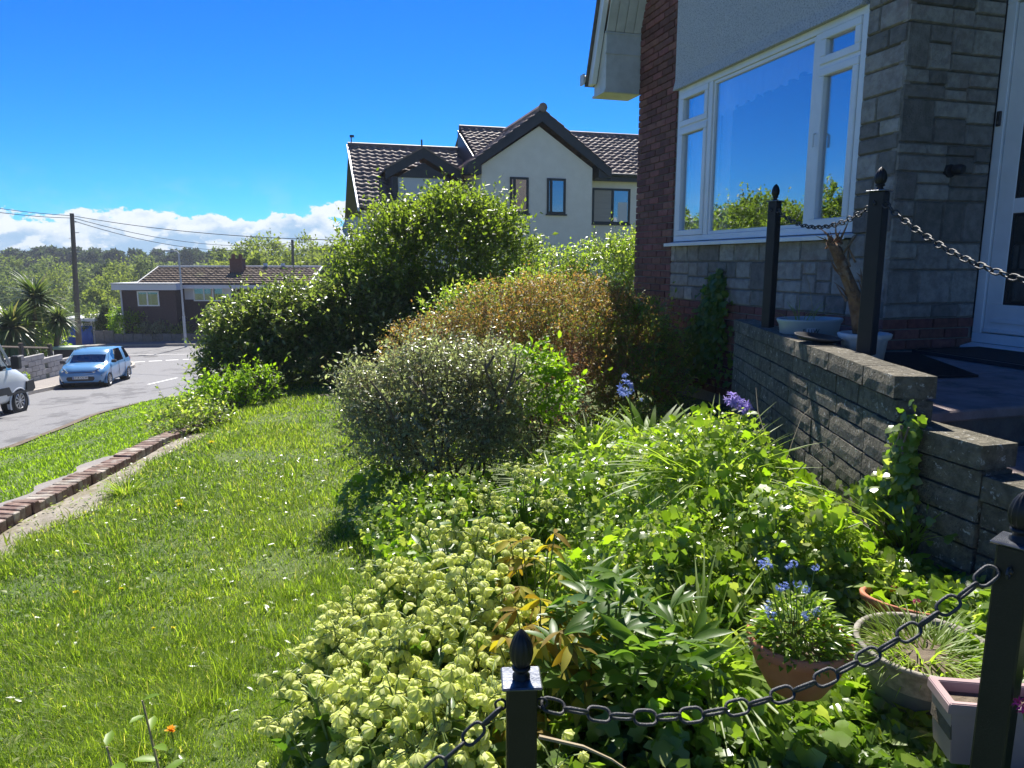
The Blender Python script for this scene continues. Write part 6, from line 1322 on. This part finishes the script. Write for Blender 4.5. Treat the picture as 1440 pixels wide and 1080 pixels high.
def dandelion(u, v, label, mt='yellow_fl', zh=.05, sz=.021, grp='dandelions on the lawn'):
    Y = 3
    for _ in range(40): d = ray(u, v); k_ = d/d[1]; Y = .5*Y+.5*((G(k_[0]*Y, Y)+zh)/k_[2])
    c = np.array([k_[0]*Y, Y, k_[2]*Y]); t = T('dandelion', label, 'flower', (c[0], c[1], c[2]-zh), group=grp); r = np.random.default_rng(u); n = 46
    a = r.uniform(0, 6.3, n); el = r.uniform(.05, 1.3, n); fw = np.stack([np.cos(a)*np.cos(el), np.sin(a)*np.cos(el), np.sin(el)*.6], 1); s = sz*(.7+.5*r.random(n))*(1-.35*el/1.3)*max(1, Y/3.5)
    o = t.part('petals', leafmesh('petals', M[mt], T_PET, np.tile([[0, 0, zh]], (n, 1)), fw, np.tile([[0, 0, 1.]], (n, 1)), s, s*1.1), kind='stuff'); o.location = (0, 0, 0)
    o = t.part('stem', MB().tube([(0, .01, 0), (0, 0, zh)], .0025, 5).mesh('stem', M['stem'])); o.location = (0, 0, 0)
for u, v, l in [(251, 706, 'upper dandelion of the pair high on the lawn near the brick edging'), (253, 711, 'lower dandelion of the pair high on the lawn near the brick edging'), (106, 834, 'bright dandelion on the lawn below the soil strip'), (170, 828, 'small half open dandelion to the right of the bright one'), (216, 884, 'left dandelion of the dull pair low on the lawn'), (243, 883, 'right dandelion of the dull pair low on the lawn'), (297, 623, 'dandelion at the lawn edge near the straggly bush')]:
    dandelion(u, v, l, sz=.014 if u in (170, 216, 243) else .021)
dandelion(241, 1026, 'orange marigold like flower low on the lawn beside the tall weed', 'orange_fl', .09, .022, None)
def weed(px, label, seed, n=9, sz=.085):
    c = P(*px); t = T('weed', label, 'weed', (c[0], c[1], G(c[0], c[1]))); h = c[2]-G(c[0], c[1]); r = np.random.default_rng(seed)
    o = t.part('stem', MB().tube([(.07, 0, 0), (.03, 0, h*.5), (0, 0, h)], [.005, .004, .003], 5).mesh('stem', M['stem_red'])); o.location = (0, 0, 0)
    for i in range(n):
        tt = (i+1)/n; p = np.array([[.07*(1-tt), 0, h*tt]]); a = i*2.4; o = t.part('leaf', leafmesh('leaf', M['lime'], T_OVAL, p, np.array([[math.cos(a), math.sin(a), .3]]), np.array([[0, 0, 1.]]), np.array([sz*(1.2-.6*tt)]), np.array([sz*(1.0-.5*tt)]))); o.location = (0, 0, 0)
weed((200, 985, 1.95), 'tall leafy weed stem near the bottom of the lawn', 220)
weed((150, 1050, 1.8), 'short broad leaved weed at the bottom of the lawn', 221, 7, .1)
tuft('grass_tussock', 'dark grass tussock where the soil strip meets the lawn', -3.45, 6.1, 130, .22, M['grass'], 222, .09, (0, 0), .5, el=(.8, 1.5), cat='grass')

# ------------------------------------------------------------------ cabbage palms, far hedges, trees
def cordyline(label, u, vb, vt, Y, hr, seed, heads=1):
    b, tp_ = P(u, vb, Y), P(u, vt, Y); base = np.array([b[0], b[1], G(b[0], b[1])]); t = T('cabbage_palm', label, 'palm', tuple(base), group='cabbage palms behind the block wall'); hc = tp_-base; hc[2] -= hr
    r = np.random.default_rng(seed); o = t.part('trunk', MB().tube([(0, 0, 0), (.03, 0, hc[2]*.5), tuple(hc)], [.15, .12, .1], 8).mesh('trunk', M['bark'])); o.location = (0, 0, 0)
    n = 330; d = norm(r.normal(size=(n, 3))+np.array([0, 0, .35])); d = d[d[:, 2] > -.75]; n = len(d); s = hr*(.75+.4*r.random(n)); up = norm(np.stack([-d[:, 0]*.2, -d[:, 1]*.2, 1+0*s], 1))
    o = t.part('crown', leafmesh('crown', M['palm'], T_STRAP, np.tile([hc], (n, 1))+d*.08, d, up, s, s*1.5), kind='stuff'); o.location = (0, 0, 0)
    n = 60; a = r.uniform(0, 6.3, n); d = np.stack([np.cos(a)*.5, np.sin(a)*.5, -1+0*a], 1); o = t.part('dead_leaves', leafmesh('dead_leaves', M['stem_red'] if False else M['brown2'], T_STRAP, np.tile([hc-np.array([0, 0, .1])], (n, 1)), d, np.tile([[0, 0, 1.]], (n, 1)), np.full(n, hr*.8), np.full(n, hr*1.2)), kind='stuff'); o.location = (0, 0, 0)
cordyline('tallest cabbage palm with a round spiky head', 46, 500, 382, 34, 1.35, 231)
cordyline('low bushy cabbage palm at the left edge above the van', 12, 505, 418, 32, 1.45, 232)
cordyline('cabbage palm next to the blue garage', 80, 500, 426, 33, .82, 233)
def fshrub(name, label, u, vb, vt, Y, wpx, mt, seed, n=500, ls=.16, cat='shrub', group=None, nl=7):
    b = P(u, vb, Y); w_ = wpx*Y/1000/2; h = (vb-vt)*Y/1000; base = (b[0], b[1], min(G(b[0], b[1]), b[2])); cz_ = b[2]+h*.5
    return shrub(name, label, cat, base, [(b[0], b[1], cz_, w_, w_*.7, h*.52), (b[0]-w_*.3, b[1], cz_-h*.1, w_*.6, w_*.5, h*.4), (b[0]+w_*.35, b[1], cz_-h*.08, w_*.55, w_*.5, h*.42)], n, nl, ls*2, ls, mt, seed=seed, twig=.006, stems=4, group=group)
hg = 'shrubs behind the low wall under the bungalow'
fshrub('round_bush', 'dark round bush at the left end of the low wall', 137, 472, 444, 46.5, 34, M['dark'], 241, 350, .14, group=hg)
fshrub('conifer', 'small dark pointed conifer above the low wall', 152, 472, 432, 46.6, 16, M['wood3'], 242, 300, .12, group=hg)
fshrub('golden_bush', 'large bright yellow green bush above the low wall', 184, 474, 438, 46.3, 56, M['lime'], 243, 700, .13, group=hg)
fshrub('pale_bush', 'pale olive bush trailing over the low wall near the lamp post', 222, 474, 454, 46.2, 50, M['grey'], 244, 450, .13, group=hg)
fshrub('pale_bush', 'greyish low bush behind the street lamp foot', 252, 474, 458, 46.2, 32, M['hedge'], 245, 300, .13, group=hg)
fshrub('garden_shrub', 'low mixed shrubs between the palm trunks', 62, 500, 448, 36, 60, M['hedge'], 247, 500, .15)
fshrub('garden_shrub', 'dull shrub left of the tallest cabbage palm', 22, 502, 462, 36.5, 50, M['dark'], 248, 400, .15)
fshrub('pavement_weed', 'clump of weeds at the foot of the block wall near the van', 32, 541, 527, 24.2, 16, M['hedge'], 249, 120, .06)
# trees reflected by the window, across the road to the left of the view
def tree(name, label, x, y, h, rx, mt, seed, ns=900, nl=8, ls=.16, cat='tree', group=None, tr=.16, base=None, sh=.62):
    b = (x, y, G(x, y) if base is None else base); r = np.random.default_rng(seed); L = []
    for i in range(7): a = r.uniform(0, 6.3); q = rx*.5*r.random()**.5; L.append((x+q*math.cos(a), y+q*math.sin(a), b[2]+h*(sh+.22*(r.random()-.5)*1.6), rx*(.45+.25*r.random()), rx*(.45+.25*r.random()), h*.2*(.8+.4*r.random())))
    t = T(name, label, cat, b, group=group); L2 = [(l[0]-b[0], l[1]-b[1], l[2]-b[2], *l[3:]) for l in L]
    p, f, u, s, rn, q, e = spray_crown(L2, ns, nl, ls*2.2, ls, T_SIMPLE, seed=seed, amp=.16, sc=1.2)
    o = t.part('crown', leafmesh('crown', mt, T_SIMPLE, p, f, u, s, s*.9, rn), kind='stuff'); o.location = (0, 0, 0)
    mb = MB(); mb.tube([(0, 0, -.3), (r.normal()*.1, 0, h*.3), (r.normal()*.15, 0, h*.62)], [tr, tr*.75, tr*.4], 8)
    for l in L2: mb.tube([(0, 0, h*.3), (l[0]*.5, l[1]*.5, h*.48), tuple(l[:3])], [tr*.45, tr*.3, tr*.1], 5)
    o = t.part('trunk', mb.mesh('trunk', M['bark']), kind='stuff'); o.location = (0, 0, 0); return t
for i, (u, v, tt, rx) in enumerate([(948, 300, 35, 1.9), (985, 306, 34, 1.9), (1025, 296, 34, 2.0), (1065, 276, 34, 2.1), (1105, 262, 33, 2.2), (1140, 250, 33, 2.1), (1180, 272, 32, 2.2), (1225, 282, 32, 2.4)]):
    d = ray(u, v); hx, hy = HF(d[0], d[1]); k_ = 3.93/hx; p0_ = np.array([3.93, hy*k_]); L_ = math.hypot(hx, hy); dr_ = np.array([-hx, hy])/L_
    while True:
        x, y, _ = W(*(p0_+dr_*tt))
        if math.degrees(math.atan2(-x, y)-math.asin(min(.9, rx*1.25*tt/34/math.hypot(x, y)))) > 36.8 or tt > 90: break
        tt += 1
    rx *= tt/34; top = d[2]*k_+d[2]/L_*tt; gb_z = min(G(x, y), -5)
    tree('roadside_tree', '%s tree behind the block wall, mirrored in the picture window' % ['first leafy', 'second leafy', 'low rounded', 'mid height', 'tall broad', 'tallest', 'dense spreading', 'nearest'][i], x, y, top-gb_z+.2, rx, M['bush'], 300+i, 1300, 8, .2*tt/34, group='trees beyond the road mirrored in the picture window')
# wooded slopes: trees one can tell apart in front, the far wood as mass
HZL = [('pale green rounded tree on the hillside', 'wood2'), ('grey green tree in the valley wood', 'wood'), ('dark bushy tree in the valley wood', 'wood3')]
spots = []
r = np.random.default_rng(400)
for u, vt, Y, w_, k in [(20,398,110,60,1),(75,388,120,50,0),(118,392,115,40,1),(160,395,105,50,0),(60,415,90,40,1),(140,420,88,44,0),(100,430,80,36,1),(165,372,125,46,0),(200,372,130,40,1),(150,365,140,44,2),(18,372,135,50,1),(72,372,140,46,1),
                        (345,352,100,52,0),(385,345,105,60,0),(430,338,100,56,0),(470,352,92,44,0),(410,362,88,60,0),(450,374,84,50,0),(365,368,84,40,0),(482,366,80,40,1),(310,362,110,40,1)]:
    spots.append((u, vt, Y, w_, k))
for i, (u, vt, Y, w_, k) in enumerate(spots):
    c = P(u, vt, Y); base = G(c[0], c[1]); base = min(base, c[2]-4); h = c[2]-base; rx = w_*Y/1000/2
    side_ = 'left of the utility pole' if u < 100 else 'between the utility pole and the bungalow roof' if u < 240 else 'above the right part of the bungalow roof'
    ad = ['lowest', 'tall', 'broad', 'small', 'pale', 'leaning', 'loose', 'dense', 'spreading', 'narrow', 'shaggy', 'high'][i % 12]
    tree('hillside_tree', '%s %s %s' % (ad, ['fresh green tree', 'grey green tree', 'dark tree'][k], side_), c[0], c[1], h, rx, [M['wood2'], M['wood'], M['wood3']][k], 410+i, 420, 7, .42, group='trees on the wooded slopes beyond the bungalow', tr=.3, base=base, sh=.72)
def wood(name, label, n, fn, mt, size, seed):
    r = np.random.default_rng(seed); P_, F_, U_, S_, R_ = [], [], [], [], []
    for i in range(n):
        u, vt, Y, w_ = fn(r, i); c = P(u, vt, Y); h = w_*Y/1000*r.uniform(.6, 1.0); m_ = 190; d = norm(r.normal(size=(m_, 3))+np.array([0, -.3, .5])); rad = w_*Y/1000/2
        p = c+np.array([0, 0, -h*.5])+d*np.array([rad, rad, h*.5])*(.8+.3*r.random((m_, 1))); P_.append(p); F_.append(rdir(m_)); U_.append(norm(d+rdir(m_)*.8)); S_.append(np.full(m_, size*Y/100)*(.6+.8*r.random(m_))); R_.append(np.clip(r.random()+r.normal(size=m_)*.12, 0, 1))
        for q in range(5):   # lower crown fill down to the slope
            m2 = 60; d = norm(r.normal(size=(m2, 3))); pp = c+np.array([0, 1.5, -h*(.6+.45*q)])+d*np.array([rad*1.1, rad, h*.5]); P_.append(pp); F_.append(rdir(m2)); U_.append(rdir(m2)); S_.append(np.full(m2, size*1.4*Y/100)); R_.append(np.full(m2, .2))
    m = leafmesh(name, mt, T_SIMPLE, np.concatenate(P_), np.concatenate(F_), np.concatenate(U_), np.concatenate(S_), np.concatenate(S_), np.concatenate(R_)); o = bpy.data.objects.new(name, m); COL.objects.link(o); tag(o, label, 'wood', kind='stuff')
wood('woods', 'dark pines along the skyline of the far wooded hill', 60, lambda r, i: (-70+430*(i+r.random())/60, (358+r.normal()*3 if i % 4 else 352)-4*math.exp(-((i-20)/8)**2), 230+r.uniform(-15, 15), 15), M['wood3'], .42, 501)
wood('woods', 'mixed grey green wood on the slope of the far hill', 130, lambda r, i: (-90+440*r.random(), 368+r.random()*62, 205-r.random()*70, 24), M['wood'], .5, 502)
wood('woods', 'fresh green wood climbing the nearer hill to the right', 60, lambda r, i: ((lambda u: (u, 366-28*max(0, (u-330)/170)+r.random()*30, 125-r.random()*20, 26))(300+220*r.random())), M['wood2'], .5, 503)
wood('woods', 'scrub and small trees in the valley bottom behind the bungalow', 60, lambda r, i: (-70+330*r.random(), 425+r.random()*45, 80-r.random()*18, 26), M['wood'], .4, 504)
hz = MB().box(-420, 420, -60, 420, -60, 30).mesh('haze', None) if False else None
hm = bpy.data.materials.new('haze'); hm.use_nodes = True; hm.node_tree.nodes.clear(); gg_ = NG(hm.node_tree)
pv = gg_.n('ShaderNodeVolumePrincipled', {'Color': (.80, .88, 1, 1), 'Density': .0005}); gg_.n('ShaderNodeOutputMaterial', {'Volume': pv})
struct('haze', MB().box(-425, 425, -125, 525, -40, 15).mesh('haze', hm), kind='stuff', label='thin bluish air over the valley')
#@@NEXT
